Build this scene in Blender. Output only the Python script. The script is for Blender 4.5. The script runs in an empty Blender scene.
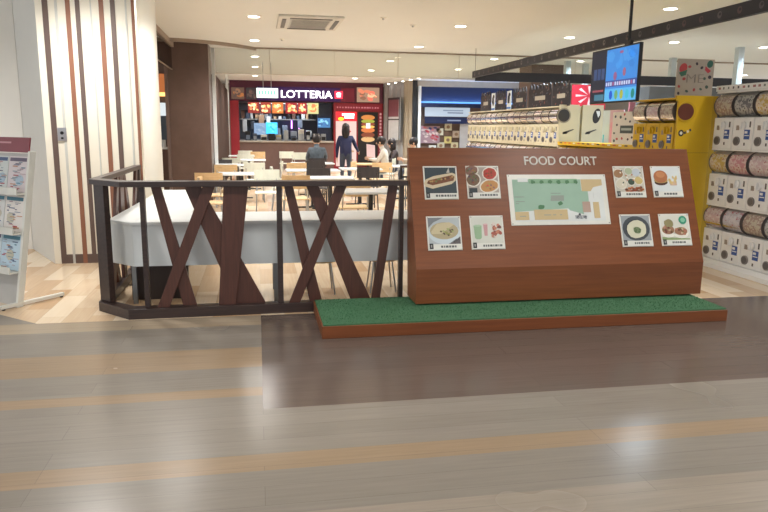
import bpy, math, random
from mathutils import Matrix, Vector
R = random.Random(7)
C = bpy.context.scene.collection
S = bpy.context.scene

# ------------------------------------------------------------------ camera
cam_d = bpy.data.cameras.new('camera'); cam = bpy.data.objects.new('camera', cam_d); C.objects.link(cam)
cam_d.sensor_width = 36; cam_d.lens = 36 * 680 / 768; cam_d.clip_end = 200; cam_d.clip_start = 0.05
rows = ((0.98339838, -0.02321171, 0.17996902), (-0.18115058, -0.18344672, 0.96619448), (0.0105877, -0.98275557, -0.18460602))
r_, d_, f_ = [Vector([rows[i][k] for i in range(3)]) for k in range(3)]
M = Matrix.Identity(4)
for i in range(3):
    M[i][0] = r_[i]; M[i][1] = -d_[i]; M[i][2] = -f_[i]
M[2][3] = 1.5
cam.matrix_world = M
S.camera = cam
# ------------------------------------------------------------------ world and exposure
W = bpy.data.worlds.new('world'); S.world = W; W.use_nodes = True
W.node_tree.nodes['Background'].inputs[0].default_value = (0.96, 0.98, 1.0, 1)
W.node_tree.nodes['Background'].inputs[1].default_value = 0.75
S.view_settings.view_transform = 'Standard'; S.view_settings.look = 'None'
S.view_settings.gamma = 1; S.view_settings.exposure = 0.53
S.view_settings.use_curve_mapping = False
LAMP_W = 330.0        # power of one downlight
HALL_W = 170.0        # unseen downlights added over the mall walkway
S.cycles.use_denoising = True
S.cycles.max_bounces = 7
S.cycles.sample_clamp_indirect = 4

# ------------------------------------------------------------------ materials
def lin(c):
    return tuple((x / 255 / 12.92 if x / 255 <= .04045 else ((x / 255 + .055) / 1.055) ** 2.4) for x in c) + (1,)
MC = {}
def mat(name, col, rough=.5, metal=0, emit=0, var=.06, scale=6, bump=0, alpha=1, coat=0, spec=.5):
    if name in MC: return MC[name]
    m = bpy.data.materials.new(name); m.use_nodes = True; nt = m.node_tree; b = nt.nodes['Principled BSDF']
    b.inputs['Roughness'].default_value = rough; b.inputs['Metallic'].default_value = metal
    b.inputs['Specular IOR Level'].default_value = spec
    b.inputs['Coat Weight'].default_value = coat
    c = lin(col)
    if emit:
        b.inputs['Base Color'].default_value = tuple(x * .3 for x in c[:3]) + (1,)
        b.inputs['Emission Color'].default_value = c; b.inputs['Emission Strength'].default_value = emit
    else:
        tc = nt.nodes.new('ShaderNodeTexCoord'); n = nt.nodes.new('ShaderNodeTexNoise')
        n.inputs['Scale'].default_value = scale; n.inputs['Detail'].default_value = 3
        nt.links.new(tc.outputs['Object'], n.inputs['Vector'])
        r = nt.nodes.new('ShaderNodeValToRGB')
        r.color_ramp.elements[0].position = .3; r.color_ramp.elements[1].position = .7
        r.color_ramp.elements[0].color = tuple(x * (1 - var) for x in c[:3]) + (1,)
        r.color_ramp.elements[1].color = tuple(min(1, x * (1 + var)) for x in c[:3]) + (1,)
        nt.links.new(n.outputs['Fac'], r.inputs['Fac']); nt.links.new(r.outputs['Color'], b.inputs['Base Color'])
        if bump:
            bp = nt.nodes.new('ShaderNodeBump'); bp.inputs['Strength'].default_value = bump; bp.inputs['Distance'].default_value = .01
            nt.links.new(n.outputs['Fac'], bp.inputs['Height']); nt.links.new(bp.outputs['Normal'], b.inputs['Normal'])
    if alpha < 1: b.inputs['Alpha'].default_value = alpha
    MC[name] = m; return m
def wood(name, c1, c2, sc=(1.2, 30, 30), rough=.4, spec=.5, coat=0):
    if name in MC: return MC[name]
    m = bpy.data.materials.new(name); m.use_nodes = True; nt = m.node_tree; b = nt.nodes['Principled BSDF']
    b.inputs['Roughness'].default_value = rough; b.inputs['Specular IOR Level'].default_value = spec; b.inputs['Coat Weight'].default_value = coat
    tc = nt.nodes.new('ShaderNodeTexCoord'); mp = nt.nodes.new('ShaderNodeMapping'); mp.inputs['Scale'].default_value = sc
    n = nt.nodes.new('ShaderNodeTexNoise'); n.inputs['Scale'].default_value = 2; n.inputs['Detail'].default_value = 5; n.inputs['Distortion'].default_value = .4
    r = nt.nodes.new('ShaderNodeValToRGB'); r.color_ramp.elements[0].position = .32; r.color_ramp.elements[1].position = .68
    r.color_ramp.elements[0].color = lin(c1); r.color_ramp.elements[1].color = lin(c2)
    nt.links.new(tc.outputs['Object'], mp.inputs['Vector']); nt.links.new(mp.outputs['Vector'], n.inputs['Vector'])
    nt.links.new(n.outputs['Fac'], r.inputs['Fac']); nt.links.new(r.outputs['Color'], b.inputs['Base Color'])
    MC[name] = m; return m
def plank(name, c1, c2, mortar, bw=1.2, bh=.15, rough=.25, rot=0, grain=(1.5, 26, 1), gap=.0012, gstr=.25, spec=.32):
    m = bpy.data.materials.new(name); m.use_nodes = True; nt = m.node_tree; b = nt.nodes['Principled BSDF']
    tc = nt.nodes.new('ShaderNodeTexCoord'); mp = nt.nodes.new('ShaderNodeMapping'); mp.inputs['Rotation'].default_value = (0, 0, rot)
    br = nt.nodes.new('ShaderNodeTexBrick'); br.inputs['Scale'].default_value = 1; br.inputs['Brick Width'].default_value = bw
    br.inputs['Row Height'].default_value = bh; br.inputs['Mortar Size'].default_value = gap; br.offset = .37; br.inputs['Bias'].default_value = 0
    br.inputs['Color1'].default_value = lin(c1); br.inputs['Color2'].default_value = lin(c2); br.inputs['Mortar'].default_value = lin(mortar)
    mp2 = nt.nodes.new('ShaderNodeMapping'); mp2.inputs['Scale'].default_value = grain
    n = nt.nodes.new('ShaderNodeTexNoise'); n.inputs['Scale'].default_value = 2; n.inputs['Detail'].default_value = 4
    mx = nt.nodes.new('ShaderNodeMix'); mx.data_type = 'RGBA'; mx.blend_type = 'OVERLAY'; mx.inputs['Factor'].default_value = gstr
    L = nt.links.new
    L(tc.outputs['Object'], mp.inputs['Vector']); L(mp.outputs['Vector'], br.inputs['Vector']); L(mp.outputs['Vector'], mp2.inputs['Vector'])
    L(mp2.outputs['Vector'], n.inputs['Vector']); L(br.outputs['Color'], mx.inputs['A']); L(n.outputs['Fac'], mx.inputs['B'])
    L(mx.outputs['Result'], b.inputs['Base Color'])
    n2 = nt.nodes.new('ShaderNodeTexNoise'); n2.inputs['Scale'].default_value = 1.3
    mr = nt.nodes.new('ShaderNodeMapRange'); mr.inputs['To Min'].default_value = rough * .8; mr.inputs['To Max'].default_value = rough * 1.25
    L(tc.outputs['Object'], n2.inputs['Vector']); L(n2.outputs['Fac'], mr.inputs['Value']); L(mr.outputs['Result'], b.inputs['Roughness'])
    b.inputs['Specular IOR Level'].default_value = spec
    return m
def clear(name, tint=(235, 245, 245), refl=.12, rough=.03):
    if name in MC: return MC[name]
    m = bpy.data.materials.new(name); m.use_nodes = True; nt = m.node_tree
    for x in list(nt.nodes): nt.nodes.remove(x)
    o = nt.nodes.new('ShaderNodeOutputMaterial'); t = nt.nodes.new('ShaderNodeBsdfTransparent'); g = nt.nodes.new('ShaderNodeBsdfGlossy')
    t.inputs[0].default_value = lin(tint); g.inputs['Roughness'].default_value = rough
    fr = nt.nodes.new('ShaderNodeFresnel'); fr.inputs['IOR'].default_value = 1.2 + refl
    mx = nt.nodes.new('ShaderNodeMixShader')
    nt.links.new(fr.outputs[0], mx.inputs[0]); nt.links.new(t.outputs[0], mx.inputs[1]); nt.links.new(g.outputs[0], mx.inputs[2]); nt.links.new(mx.outputs[0], o.inputs[0])
    MC[name] = m; return m
def col(c, emit=0, rough=.5):
    return mat('paint_%d_%d_%d_%s' % (c[0], c[1], c[2], emit), c, rough, emit=emit, var=.05)

# ------------------------------------------------------------------ mesh building
class MB:
    def __init__(s): s.v = []; s.f = []; s.mi = []; s.mats = []; s.T = Matrix.Identity(4); s.sm = []
    def add(s, vs, fs, m, smooth=False):
        if m not in s.mats: s.mats.append(m)
        k = s.mats.index(m); n = len(s.v)
        s.v += [tuple(s.T @ Vector(v)) for v in vs]
        for f in fs: s.f.append([n + i for i in f]); s.mi.append(k); s.sm.append(smooth)
        return s
    def box(s, x0, x1, y0, y1, z0, z1, m):
        v = [(x0, y0, z0), (x1, y0, z0), (x1, y1, z0), (x0, y1, z0), (x0, y0, z1), (x1, y0, z1), (x1, y1, z1), (x0, y1, z1)]
        return s.add(v, [(3, 2, 1, 0), (4, 5, 6, 7), (0, 1, 5, 4), (1, 2, 6, 5), (2, 3, 7, 6), (3, 0, 4, 7)], m)
    def prism(s, pts, axis, a, b, m):      # polygon in the two other axes, extruded along axis from a to b
        def P(p, w):
            return {'x': (w, p[0], p[1]), 'y': (p[0], w, p[1]), 'z': (p[0], p[1], w)}[axis]
        n = len(pts); v = [P(p, a) for p in pts] + [P(p, b) for p in pts]
        fs = [tuple(range(n))[::-1], tuple(range(n, 2 * n))] + [(i, (i + 1) % n, n + (i + 1) % n, n + i) for i in range(n)]
        return s.add(v, fs, m)
    def tube(s, p, q, r, m, r2=None, n=10, smooth=True):
        p, q = Vector(p), Vector(q); r2 = r if r2 is None else r2
        d = (q - p).normalized(); a = d.orthogonal().normalized(); b = d.cross(a)
        v = []
        for c_, rr in ((p, r), (q, r2)):
            for i in range(n):
                t = 2 * math.pi * i / n; v.append(tuple(c_ + a * math.cos(t) * rr + b * math.sin(t) * rr))
        fs = [(i, (i + 1) % n, n + (i + 1) % n, n + i) for i in range(n)]
        s.add(v, fs, m, smooth)
        return s.add(v, [tuple(range(n))[::-1], tuple(range(n, 2 * n))], m)
    def ell(s, c, r, m, n=12, k=8):        # ellipsoid
        v = []; fs = []
        for j in range(k + 1):
            p = math.pi * j / k
            for i in range(n):
                t = 2 * math.pi * i / n
                v.append((c[0] + r[0] * math.sin(p) * math.cos(t), c[1] + r[1] * math.sin(p) * math.sin(t), c[2] + r[2] * math.cos(p)))
        for j in range(k):
            for i in range(n): fs.append((j * n + i, (j + 1) * n + i, (j + 1) * n + (i + 1) % n, j * n + (i + 1) % n))
        return s.add(v, fs, m, True)
    def build(s, name, parent=None, bevel=0, loc=None):
        me = bpy.data.meshes.new(name); me.from_pydata(s.v, [], s.f)
        for m in s.mats: me.materials.append(m)
        me.polygons.foreach_set('material_index', s.mi); me.polygons.foreach_set('use_smooth', s.sm); me.update()
        import bmesh
        bm = bmesh.new(); bm.from_mesh(me); bmesh.ops.recalc_face_normals(bm, faces=bm.faces); bm.to_mesh(me); bm.free()
        o = bpy.data.objects.new(name, me); C.objects.link(o)
        if parent: o.parent = parent
        if loc: o.location = loc
        if bevel:
            b = o.modifiers.new('bevel', 'BEVEL'); b.width = bevel; b.segments = 2; b.limit_method = 'ANGLE'
        return o
def tag(o, label, cat, group=None):
    o['label'] = label; o['category'] = cat
    if group: o['group'] = group
    return o
def thing(name, label, cat, loc=(0, 0, 0), rz=0, group=None):
    o = bpy.data.objects.new(name, None); C.objects.link(o); o.empty_display_size = .1
    o.location = loc; o.rotation_euler = (0, 0, rz); return tag(o, label, cat, group)
def struct(o): o['kind'] = 'structure'; return o
def dup(root, loc, rz, label, group=None):
    r = root.copy(); C.objects.link(r); r.location = loc; r.rotation_euler = (0, 0, rz); r['label'] = label
    if group: r['group'] = group
    for ch in list(root.children):
        c = ch.copy(); C.objects.link(c); c.parent = r
        for g in list(ch.children):
            d = g.copy(); C.objects.link(d); d.parent = c
    return r
class Art(MB):      # flat artwork: u to the right, v downwards (0..1), faces -Y
    def __init__(s, w, h, th=.006, base=None, step=.0012, x0=None, z0=0):
        super().__init__(); s.w = w; s.h = h; s.step = step; s.th = th; s.clip = base is not None; s.x0 = -w / 2 if x0 is None else x0; s.z0 = z0
        if base: s.box(s.x0, s.x0 + w, 0, th, z0, z0 + h, base)
    def poly(s, pts, layer, m):
        if s.clip: pts = [(min(1, max(0, u)), min(1, max(0, v))) for u, v in pts]
        q = [(s.x0 + u * s.w, s.z0 + (1 - v) * s.h) for u, v in pts]
        return s.prism(q, 'y', -layer * s.step, .0002, m)
    def rect(s, u0, v0, u1, v1, layer, m): return s.poly([(u0, v0), (u1, v0), (u1, v1), (u0, v1)], layer, m)
    def disc(s, cu, cv, ru, rv, layer, m, rot=0, n=18, jit=0, rnd=None):
        p = []
        for i in range(n):
            t = 2 * math.pi * i / n; k = 1 + (rnd.uniform(-jit, jit) if rnd else 0)
            a, b = math.cos(t) * ru * k, math.sin(t) * rv * k
            p.append((cu + a * math.cos(rot) - b * math.sin(rot), cv + a * math.sin(rot) + b * math.cos(rot)))
        return s.poly(p, layer, m)
def text_mesh(body, size, m, extrude=.002, width=None, offset=0):
    cu = bpy.data.curves.new('lettering', 'FONT'); cu.body = body; cu.size = size; cu.extrude = extrude; cu.offset = offset
    cu.align_x = 'LEFT'
    o = bpy.data.objects.new('lettering_source', cu); C.objects.link(o)
    me = bpy.data.meshes.new_from_object(o.evaluated_get(bpy.context.evaluated_depsgraph_get()))
    bpy.data.objects.remove(o); bpy.data.curves.remove(cu)
    xs = [v.co.x for v in me.vertices] or [0, 1]; x0, x1 = min(xs), max(xs); ys = [v.co.y for v in me.vertices] or [0, 1]; y0 = min(ys)
    k = width / (x1 - x0) if width else 1
    for v in me.vertices: x, y, z = v.co; v.co = ((x - x0) * k, -z, y - y0)
    me.materials.clear(); me.materials.append(m)
    return me
def text(name, body, size, m, parent, loc, width=None, extrude=.002, offset=0, rot=(0, 0, 0)):
    o = bpy.data.objects.new(name, text_mesh(body, size, m, extrude, width, offset)); C.objects.link(o)
    o.parent = parent; o.location = loc; o.rotation_euler = rot; return o
PI = math.pi

# common materials
white_paint = mat('white_wall_paint', (238, 236, 230), .6, var=.01)
ceil_m = mat('beige_ceiling_paint', (230, 232, 230), .7, var=.01, scale=1)
dark_rail = wood('dark_brown_stained_rail', (44, 33, 32), (62, 46, 42), (2, 30, 30), .38)
slat_w = wood('red_brown_slat_wood', (70, 40, 33), (86, 51, 41), (30, 30, 2), .42)
sign_w = wood('red_brown_sign_wood', (114, 61, 29), (129, 72, 36), (1.0, 22, 22), .42)
sign_dark = wood('sign_kick_wood', (114, 61, 29), (129, 72, 36), (1.0, 22, 22), .38)
white_gloss = mat('white_laminate', (226, 230, 230), .35, var=.02)
black_p = mat('black_satin', (22, 22, 24), .4)
chrome = mat('brushed_metal', (190, 192, 195), .3, 1)
lt_wood = wood('light_birch_plywood', (205, 172, 126), (222, 192, 148), (2, 20, 20), .4)

# ================================================================== the setting
fl = MB()
grey = plank('grey_brown_floor_plank', (132, 125, 116), (126, 119, 110), (110, 104, 97), 2.6, .15, .25, gstr=.16)
tan = plank('tan_floor_plank', (146, 126, 103), (141, 122, 100), (122, 107, 92), 2.6, .16, .25, gstr=.14)
ltan = plank('pale_floor_plank', (158, 144, 124), (152, 136, 116), (112, 100, 90), 2.6, .15, .2, gstr=.14)
brown = plank('dark_brown_floor_plank', (96, 83, 76), (91, 79, 72), (80, 70, 64), 2.6, .15, .19, gstr=.16)
rose = plank('rosy_beige_floor_plank', (146, 136, 124), (141, 131, 119), (122, 114, 105), 2.6, .15, .25, gstr=.16)
oak = plank('pale_oak_floor_plank', (226, 208, 182), (188, 154, 116), (176, 156, 134), .7, .19, .22, rot=PI / 2, gstr=.18, spec=.4)
def fq(x0, x1, y0, y1, m): fl.add([(x0, y0, 0), (x1, y0, 0), (x1, y1, 0), (x0, y1, 0)], [(0, 1, 2, 3)], m)
XL, XR = -7, 17
fq(XL, XR, -4, 2.48, rose); fq(XL, XR, 2.48, 2.84, grey); fq(XL, XR, 2.84, 3.0, tan); fq(XL, XR, 3.0, 3.52, grey)
fq(XL, 0, 3.52, 3.72, grey); fq(XL, 0, 3.72, 3.85, tan); fq(XL, 0, 3.85, 4.2, grey); fq(XL, 0, 4.2, 4.6, tan); fq(XL, 0, 4.6, 5.15, grey)
fq(XL, 0, 5.15, 5.42, ltan); fq(0, XR, 3.52, 5.42, brown)
fl.add([(XL, 5.42, 0), (-1.69, 5.42, 0), (-3.0, 6.55, 0), (XL, 10, 0)], [(0, 1, 2, 3)], grey)
fl.add([(-1.69, 5.42, 0), (XR, 5.42, 0), (XR, 27, 0), (XL, 27, 0), (XL, 10, 0), (-3.0, 6.55, 0)], [(0, 1, 2, 3, 4, 5)], oak)
struct(fl.build('floor'))
struct(MB().box(XL, XR, -4, 27, 3.1, 3.25, ceil_m).build('ceiling'))

# far ends and outer sides of the hall
dk_wall = mat('brown_wall_panel', (108, 82, 70), .5)
struct(MB().box(XL, XR, 27, 27.15, 0, 3.1, mat('back_wall_paint', (150, 140, 128), .7)).build('wall_back'))
# white wall behind the magazine rack, jamb and striped wall
o = MB(); o.box(-6.9, -2.73, 8.85, 9.0, 0, 3.1, white_paint); struct(o.build('wall_front_left'))
jm = mat('pale_grey_jamb', (230, 230, 226), .5, var=.01)
struct(MB().prism([(-2.73, 8.86), (-2.21, 7.86), (-2.21, 8.0), (-2.6, 8.86)], 'z', 0, 3.1, jm).build('trim_jamb'))
pn = MB(); cream = mat('cream_striped_panel', (240, 234, 218), .45, var=.01); pn.box(-2.21, -1.235, 7.86, 7.98, 0, 3.1, cream)
s_br = mat('red_brown_stripe', (146, 98, 76), .5); s_dk = mat('dark_taupe_stripe', (104, 86, 80), .45); s_gr = mat('grey_green_stripe', (206, 206, 200), .45)
def zx(a): return a
for a, b, m in ((-2.14, -2.085, s_dk), (-2.02, -1.995, s_gr), (-1.915, -1.87, s_br), (-1.82, -1.775, s_dk), (-1.675, -1.663, s_gr), (-1.588, -1.542, s_br), (-1.475, -1.428, s_dk), (-1.33, -1.312, s_gr), (-1.267, -1.238, s_br)):
    pn.box(a, b, 7.852, 7.861, 0, 3.1, m)
pn.box(-2.085, -1.915, 7.853, 7.861, 0, .1, s_dk); pn.box(-1.87, -1.235, 7.853, 7.861, 0, .1, s_dk)
struct(pn.build('wall_striped'))
sw = thing('wall_switch', 'small metal plate with a round button on the striped cream wall', 'switch', (-2.035, 7.852, 1.40))
MB().box(-.045, .045, -.008, 0, -.07, .07, chrome).build('plate', sw, .002)
MB().tube((0, -.014, .015), (0, -.008, .015), .018, black_p).build('button', sw)
MB().box(-.012, .012, -.012, -.008, -.05, -.03, black_p).build('keyhole', sw)

# white round column right of striped wall
cl = MB(); cl.tube((-1.365, 9.13, 0), (-1.365, 9.13, 3.1), .175, mat('white_column_paint', (244, 242, 234), .4, var=.01), n=40); struct(cl.build('trim_white_column'))
# left bulkhead and brown column
tr = mat('taupe_trim', (150, 134, 120), .5)
struct(MB().box(-1.62, -1.54, 9.6, 14.2, 3.0, 3.1, tr).build('trim_bulkhead'))
struct(MB().box(-1.68, -.9, 14.2, 15.0, 0, 3.1, wood('column_brown_laminate', (88, 68, 60), (98, 76, 68), (2, 2, 2), .3)).box(-1.74, -1.68, 14.16, 15.0, 0, 3.1, s_dk).build('trim_brown_column'))
struct(MB().box(-.89, -.82, 15.0, 15.1, 0, 3.1, white_gloss).build('trim_white_post'))
struct(MB().box(-.97, -.87, 15.9, 22.6, 0, 2.63, wood('side_wall_brown', (62, 47, 42), (70, 54, 48), (2, 2, 2), .8, .1)).build('wall_food_court_left'))
struct(MB().box(-.93, -.85, 22.6, 22.72, 0, 3.1, white_gloss).build('trim_far_post'))
# curved lip on the ceiling in front of the column
lip = MB(); pts = []
for i in range(15):
    t = i / 14; pts.append((-1.72 + 1.75 * t, 13.55 + 1.15 * t ** 2.2))
n_ = len(pts); poly = pts + [(x, y + .09) for x, y in pts[::-1]]
lip.prism(poly, 'z', 3.04, 3.1, tr); struct(lip.build('trim_ceiling_lip'))
struct(MB().box(0, 16, 14.68, 14.74, 3.07, 3.1, tr).build('trim_ceiling_channel'))
# glass smoke screens under the ceiling
g_cl = clear('clear_screen_glass', (238, 240, 238), .1)
sc_ = thing('smoke_screen', 'clear glass smoke screen hanging across the food court ceiling', 'glass screen', (0, 14.71, 3.1))
xs = [-.8, .3, 1.65, 3.0, 4.35, 5.7, 7.05, 8.4]
for a, b in zip(xs[:-1], xs[1:]):
    MB().box(a + .006, b - .006, -.004, .004, -.52, -.03, g_cl).build('glass_pane', sc_)
MB().box(-.8, 8.4, -.008, .008, -.535, -.52, mat('screen_edge', (190, 184, 172), .4)).build('bottom_channel', sc_)
for x in xs[1:-1]:
    MB().box(x - .005, x + .005, -.007, .007, -.52, -.03, mat('screen_edge', (190, 184, 172), .4)).build('joint_strip', sc_)
sc2 = thing('smoke_screen', 'clear glass smoke screen over the left shop opening by the brown column', 'glass screen', (-1.58, 9.6, 3.0))
MB().box(-.004, .004, 0, 4.5, -.42, 0, clear('tinted_screen_glass', (200, 196, 190), .12)).build('glass_pane', sc2)
MB().box(-.012, .012, 0, 4.5, -.435, -.42, tr).build('bottom_channel', sc2)

# ================================================================== lamps
em = mat('lamp_emission', (255, 248, 235), emit=14)
ring_m = mat('lamp_trim_white', (235, 232, 225), .4)
def lamp_data(name, power, spot=150, colr=(1, .97, .93)):
    l = bpy.data.lights.new(name, 'SPOT'); l.energy = power; l.spot_size = math.radians(spot); l.spot_blend = .9; l.shadow_soft_size = .2; l.color = colr; return l
LD = lamp_data('downlight_bulb', LAMP_W); LH = lamp_data('walkway_bulb', HALL_W); LR = lamp_data('cool_bulb', LAMP_W, 150, (.70, .86, 1))
rg = MB()
N = 24
for i in range(N):
    a, b = 2 * PI * i / N, 2 * PI * (i + 1) / N
    P = lambda t, r, z: (r * math.cos(t), r * math.sin(t), z)
    rg.add([P(a, .085, -.012), P(b, .085, -.012), P(b, .11, -.006), P(a, .11, -.006)], [(0, 1, 2, 3)], ring_m, True)
    rg.add([P(a, .11, -.006), P(b, .11, -.006), P(b, .11, 0), P(a, .11, 0)], [(0, 1, 2, 3)], ring_m, True)
    rg.add([P(a, .085, -.012), P(b, .085, -.012), P(b, .085, 0), P(a, .085, 0)], [(0, 1, 2, 3)], ring_m, True)
lp0 = thing('ceiling_downlight', 'x', 'ceiling light', (0, 0, -50))
rg.build('trim_ring', lp0); MB().tube((0, 0, -.008), (0, 0, -.001), .084, em, n=24).build('diffuser', lp0)
def downlight(x, y, data, label, group=None):
    l = dup(lp0, (x, y, 3.1), 0, label, group)
    b = bpy.data.objects.new('bulb', data); C.objects.link(b); b.parent = l; b.location = (0, 0, -.03); return l
ordn = ['nearest', 'second', 'third', 'fourth', 'farthest']
for k, y in enumerate((10.65, 13.5, 16.5, 19.3, 22.6)):
    downlight(0, y, LD, '%s round downlight in the left row on the food court ceiling' % ordn[k], 'food court downlights')
    downlight(3.2, y + .15, LD, '%s round downlight in the row right of the air conditioner' % ordn[k], 'food court downlights')
for k, y in enumerate((8.6, 11.6, 15.5, 18.4, 21.7)):
    downlight(5.42, y, LR, '%s round downlight in the row above the capsule machines' % ordn[k], 'shop aisle downlights')
for k, y in enumerate((11.7, 15.4, 18.4)):
    downlight(7.5, y, LR, '%s round downlight in the row right of the hanging screen' % ['nearest', 'second', 'third'][k], 'shop aisle downlights')
for k, (x, y) in enumerate(((9.55, 11.95), (13.7, 17.8))):
    downlight(x, y, LR, ['round downlight at the right edge above the capsule shop', 'small distant downlight low at the right edge'][k])
# unseen lights added over the walkway for top light, one washing the striped wall
for k, (x, y) in enumerate(((-1.75, 6.9), (-1.05, 8.25), (.2, 3.7), (3.2, 3.7), (5.42, 5.4), (-2.4, 3.6), (2.6, .8), (-1.2, -1.6), (5.5, -.6))):
    downlight(x, y, LH if k > 0 else lamp_data('wall_wash_bulb', 230, 160), 'unseen round downlight placed for its light in the walkway ceiling outside the view', 'walkway downlights')
for ch in list(lp0.children): bpy.data.objects.remove(ch)
bpy.data.objects.remove(lp0)

# air conditioner cassette
ac = thing('air_conditioner', 'white square ceiling cassette air conditioner above the food court', 'air conditioner', (.83, 11.0, 3.099))
MB().box(-.48, .48, -.64, .64, -.035, 0, mat('ac_white', (214, 212, 205), .5)).build('panel', ac, .012)
gm = MB(); gmat = mat('ac_grille_grey', (150, 150, 148), .5)
gm.box(-.3, .3, -.42, .42, -.045, -.034, mat('ac_inner', (196, 194, 188), .5))
for i in range(12): gm.box(-.28, .28, -.4 + i * .07, -.38 + i * .07, -.05, -.045, gmat)
gm.build('grille', ac)
for sx in (-1, 1): MB().box(sx * .39 - .03, sx * .39 + .03, -.44, .44, -.043, -.034, mat('ac_slot', (95, 95, 95), .5)).build('louver', ac)
for sy in (-1, 1): MB().box(-.31, .31, sy * .53 - .03, sy * .53 + .03, -.043, -.034, mat('ac_slot', (95, 95, 95), .5)).build('louver', ac)
for i, (x, y) in enumerate(((1.87, 10.3), (2.45, 10.9), (.5, 13.2))):
    t = thing('sprinkler', ['small round ceiling sensor right of the air conditioner', 'small round ceiling sensor farthest right of the air conditioner', 'small round ceiling sensor near the smoke screen channel'][i], 'sensor', (x, y, 3.1))
    MB().tube((0, 0, -.012), (0, 0, 0), .045, ring_m, n=16).build('plate', t); MB().tube((0, 0, -.035), (0, 0, -.012), .015, chrome).build('nozzle', t)

# ================================================================== platform and food court sign
pf = thing('platform', 'low wooden platform topped with green artificial turf under the food court sign', 'platform', (2.06, 5.08, 0))
MB().box(-1.63, 1.64, -.37, .38, 0, .092, sign_w).build('wooden_base', pf, .004)
tf = MB(); tg = mat('artificial_turf_green', (64, 108, 76), .9, var=.12, scale=60, bump=.3); tf.box(-1.62, 1.63, -.36, .375, .092, .103, tg)
tg2 = mat('artificial_turf_blade', (70, 116, 82), .9, var=.1, scale=40)
for i in range(16000):
    x, y = R.uniform(-1.62, 1.63), R.uniform(-.36, .37); a = R.uniform(0, PI); h = R.uniform(.006, .014); dx, dy = .0018 * math.cos(a), .0018 * math.sin(a)
    tf.add([(x - dx, y - dy, .103), (x + dx, y + dy, .103), (x + R.uniform(-.004, .004), y + R.uniform(-.004, .004), .103 + h)], [(0, 1, 2)], tg2)
tf.build('turf', pf)
YB = 5.15; ZK = .40; YT = 5.53; ZT = 1.345; ZB = .118
bs = thing('food_court_sign', 'large red-brown slanted wooden FOOD COURT sign with a map and eight menu pictures', 'sign', (2.47, 5.3, ZB))
def L(x, y, z): return (x - 2.47, y - 5.3, z - ZB)
def sprism(pts, a, b, m): return MB().prism([(y - 5.3, z - ZB) for y, z in pts], 'x', a - 2.47, b - 2.47, m)
x0, x1 = 1.222, 3.757
sprism([(YB, ZB), (YB, ZK), (YB + .02, ZK), (YB + .02, ZB)], x0, x1, sign_dark).build('kick_panel', bs)
sprism([(YB, ZK), (YT, ZT), (YT + .02, ZT - .004), (YB + .02, ZK)], x0, x1, sign_w).build('slanted_panel', bs)
sd = [(YB + .019, ZB), (YB + .019, ZK), (YT + .018, ZT - .002), (YT + .04, ZT - .002), (5.46, ZB)]
sprism(sd, x0, x0 + .02, sign_w).build('side_panel', bs); sprism(sd, x1 - .02, x1, sign_w).build('side_panel', bs)
sprism([(YT, ZT), (YT + .042, ZT), (YT + .042, ZT - .02), (YT + .02, ZT - .02)], x0 + .02, x1 - .02, sign_w).build('top_panel', bs)
sprism([(5.44, ZB), (YT + .02, ZT - .03), (YT + .036, ZT - .03), (5.456, ZB)], x0 + .02, x1 - .02, sign_w).build('back_panel', bs)
PHI = -math.atan2(YT - YB, ZT - ZK); SL = math.hypot(YT - YB, ZT - ZK)
def onboard(o, u, v, n=0):   # v measured up the slope from z=.38 line; place local origin
    ny, nz = -math.cos(PHI), math.sin(PHI)
    y = YB + v * (-math.sin(PHI)); z = ZK + v * math.cos(PHI)
    o.parent = bs; o.location = L(u, y - n * math.cos(PHI), z + n * math.sin(PHI)); o.rotation_euler = (PHI, 0, 0)
lw = mat('pale_metal_lettering', (212, 208, 198), .4)
for w_, u in (('FOOD', 2.187), ('COURT', 2.478)):
    pass
t = text('lettering', 'FOOD COURT', .107, lw, bs, (0, 0, 0), .66, .004, .0008); onboard(t, 2.218, .872, .004)
cw = mat('card_white', (222, 222, 214), .35, coat=.3)
# map
mp = Art(.886, .438, .006, cw)
gA, tA, pA, dG, gy, wA = col((148, 180, 160)), col((196, 174, 130)), col((176, 150, 136)), col((70, 120, 80)), col((142, 152, 142)), col((214, 218, 216))
mp.rect(.045, .1, .955, .93, 1, wA)
mp.poly([(.045, .1), (.735, .1), (.735, .33), (.8, .33), (.8, .55), (.735, .55), (.735, .8), (.6, .72), (.58, .68), (.045, .74)], 2, gA)
mp.rect(.1, .07, .2, .15, 3, wA)
mp.poly([(.74, .1), (.955, .1), (.955, .22), (.86, .26), (.83, .34), (.74, .34)], 3, tA)
mp.rect(.045, .74, .18, .9, 3, tA); mp.rect(.235, .7, .57, .9, 3, tA); mp.rect(.73, .55, .81, .76, 3, pA); mp.rect(.84, .56, .9, .88, 3, tA)
mp.rect(.21, .09, .70, .18, 3, col((128, 168, 134)))
for i in range(6): mp.disc(.25 + i * .087, .15, .022, .038, 4, dG, 0, 10, .2, R)
mp.poly([(.42, .42), (.55, .42), (.545, .53), (.41, .53)], 3, gy)
mp.disc(.505, .58, .025, .04, 4, dG, 0, 10, .2, R); mp.disc(.31, .65, .035, .05, 4, dG, 0, 10, .2, R)
for k, (u, v, w) in enumerate(((.05, .44, .1), (.06, .53, .09), (.06, .57, .03), (.42, .37, .1), (.33, .8, .07), (.42, .8, .03), (.49, .8, .02), (.09, .82, .06))): mp.rect(u, v, u + w, v + .014, 4, gy)
mp.rect(.855, .36, .93, .5, 3, wA); mp.disc(.69, .8, .011, .02, 4, col((30, 36, 60)))
mo = mp.build('map_panel', bs); onboard(mo, 2.494, .351, .007)
mo['label'] = 'white framed floor map with green and tan areas'
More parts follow.
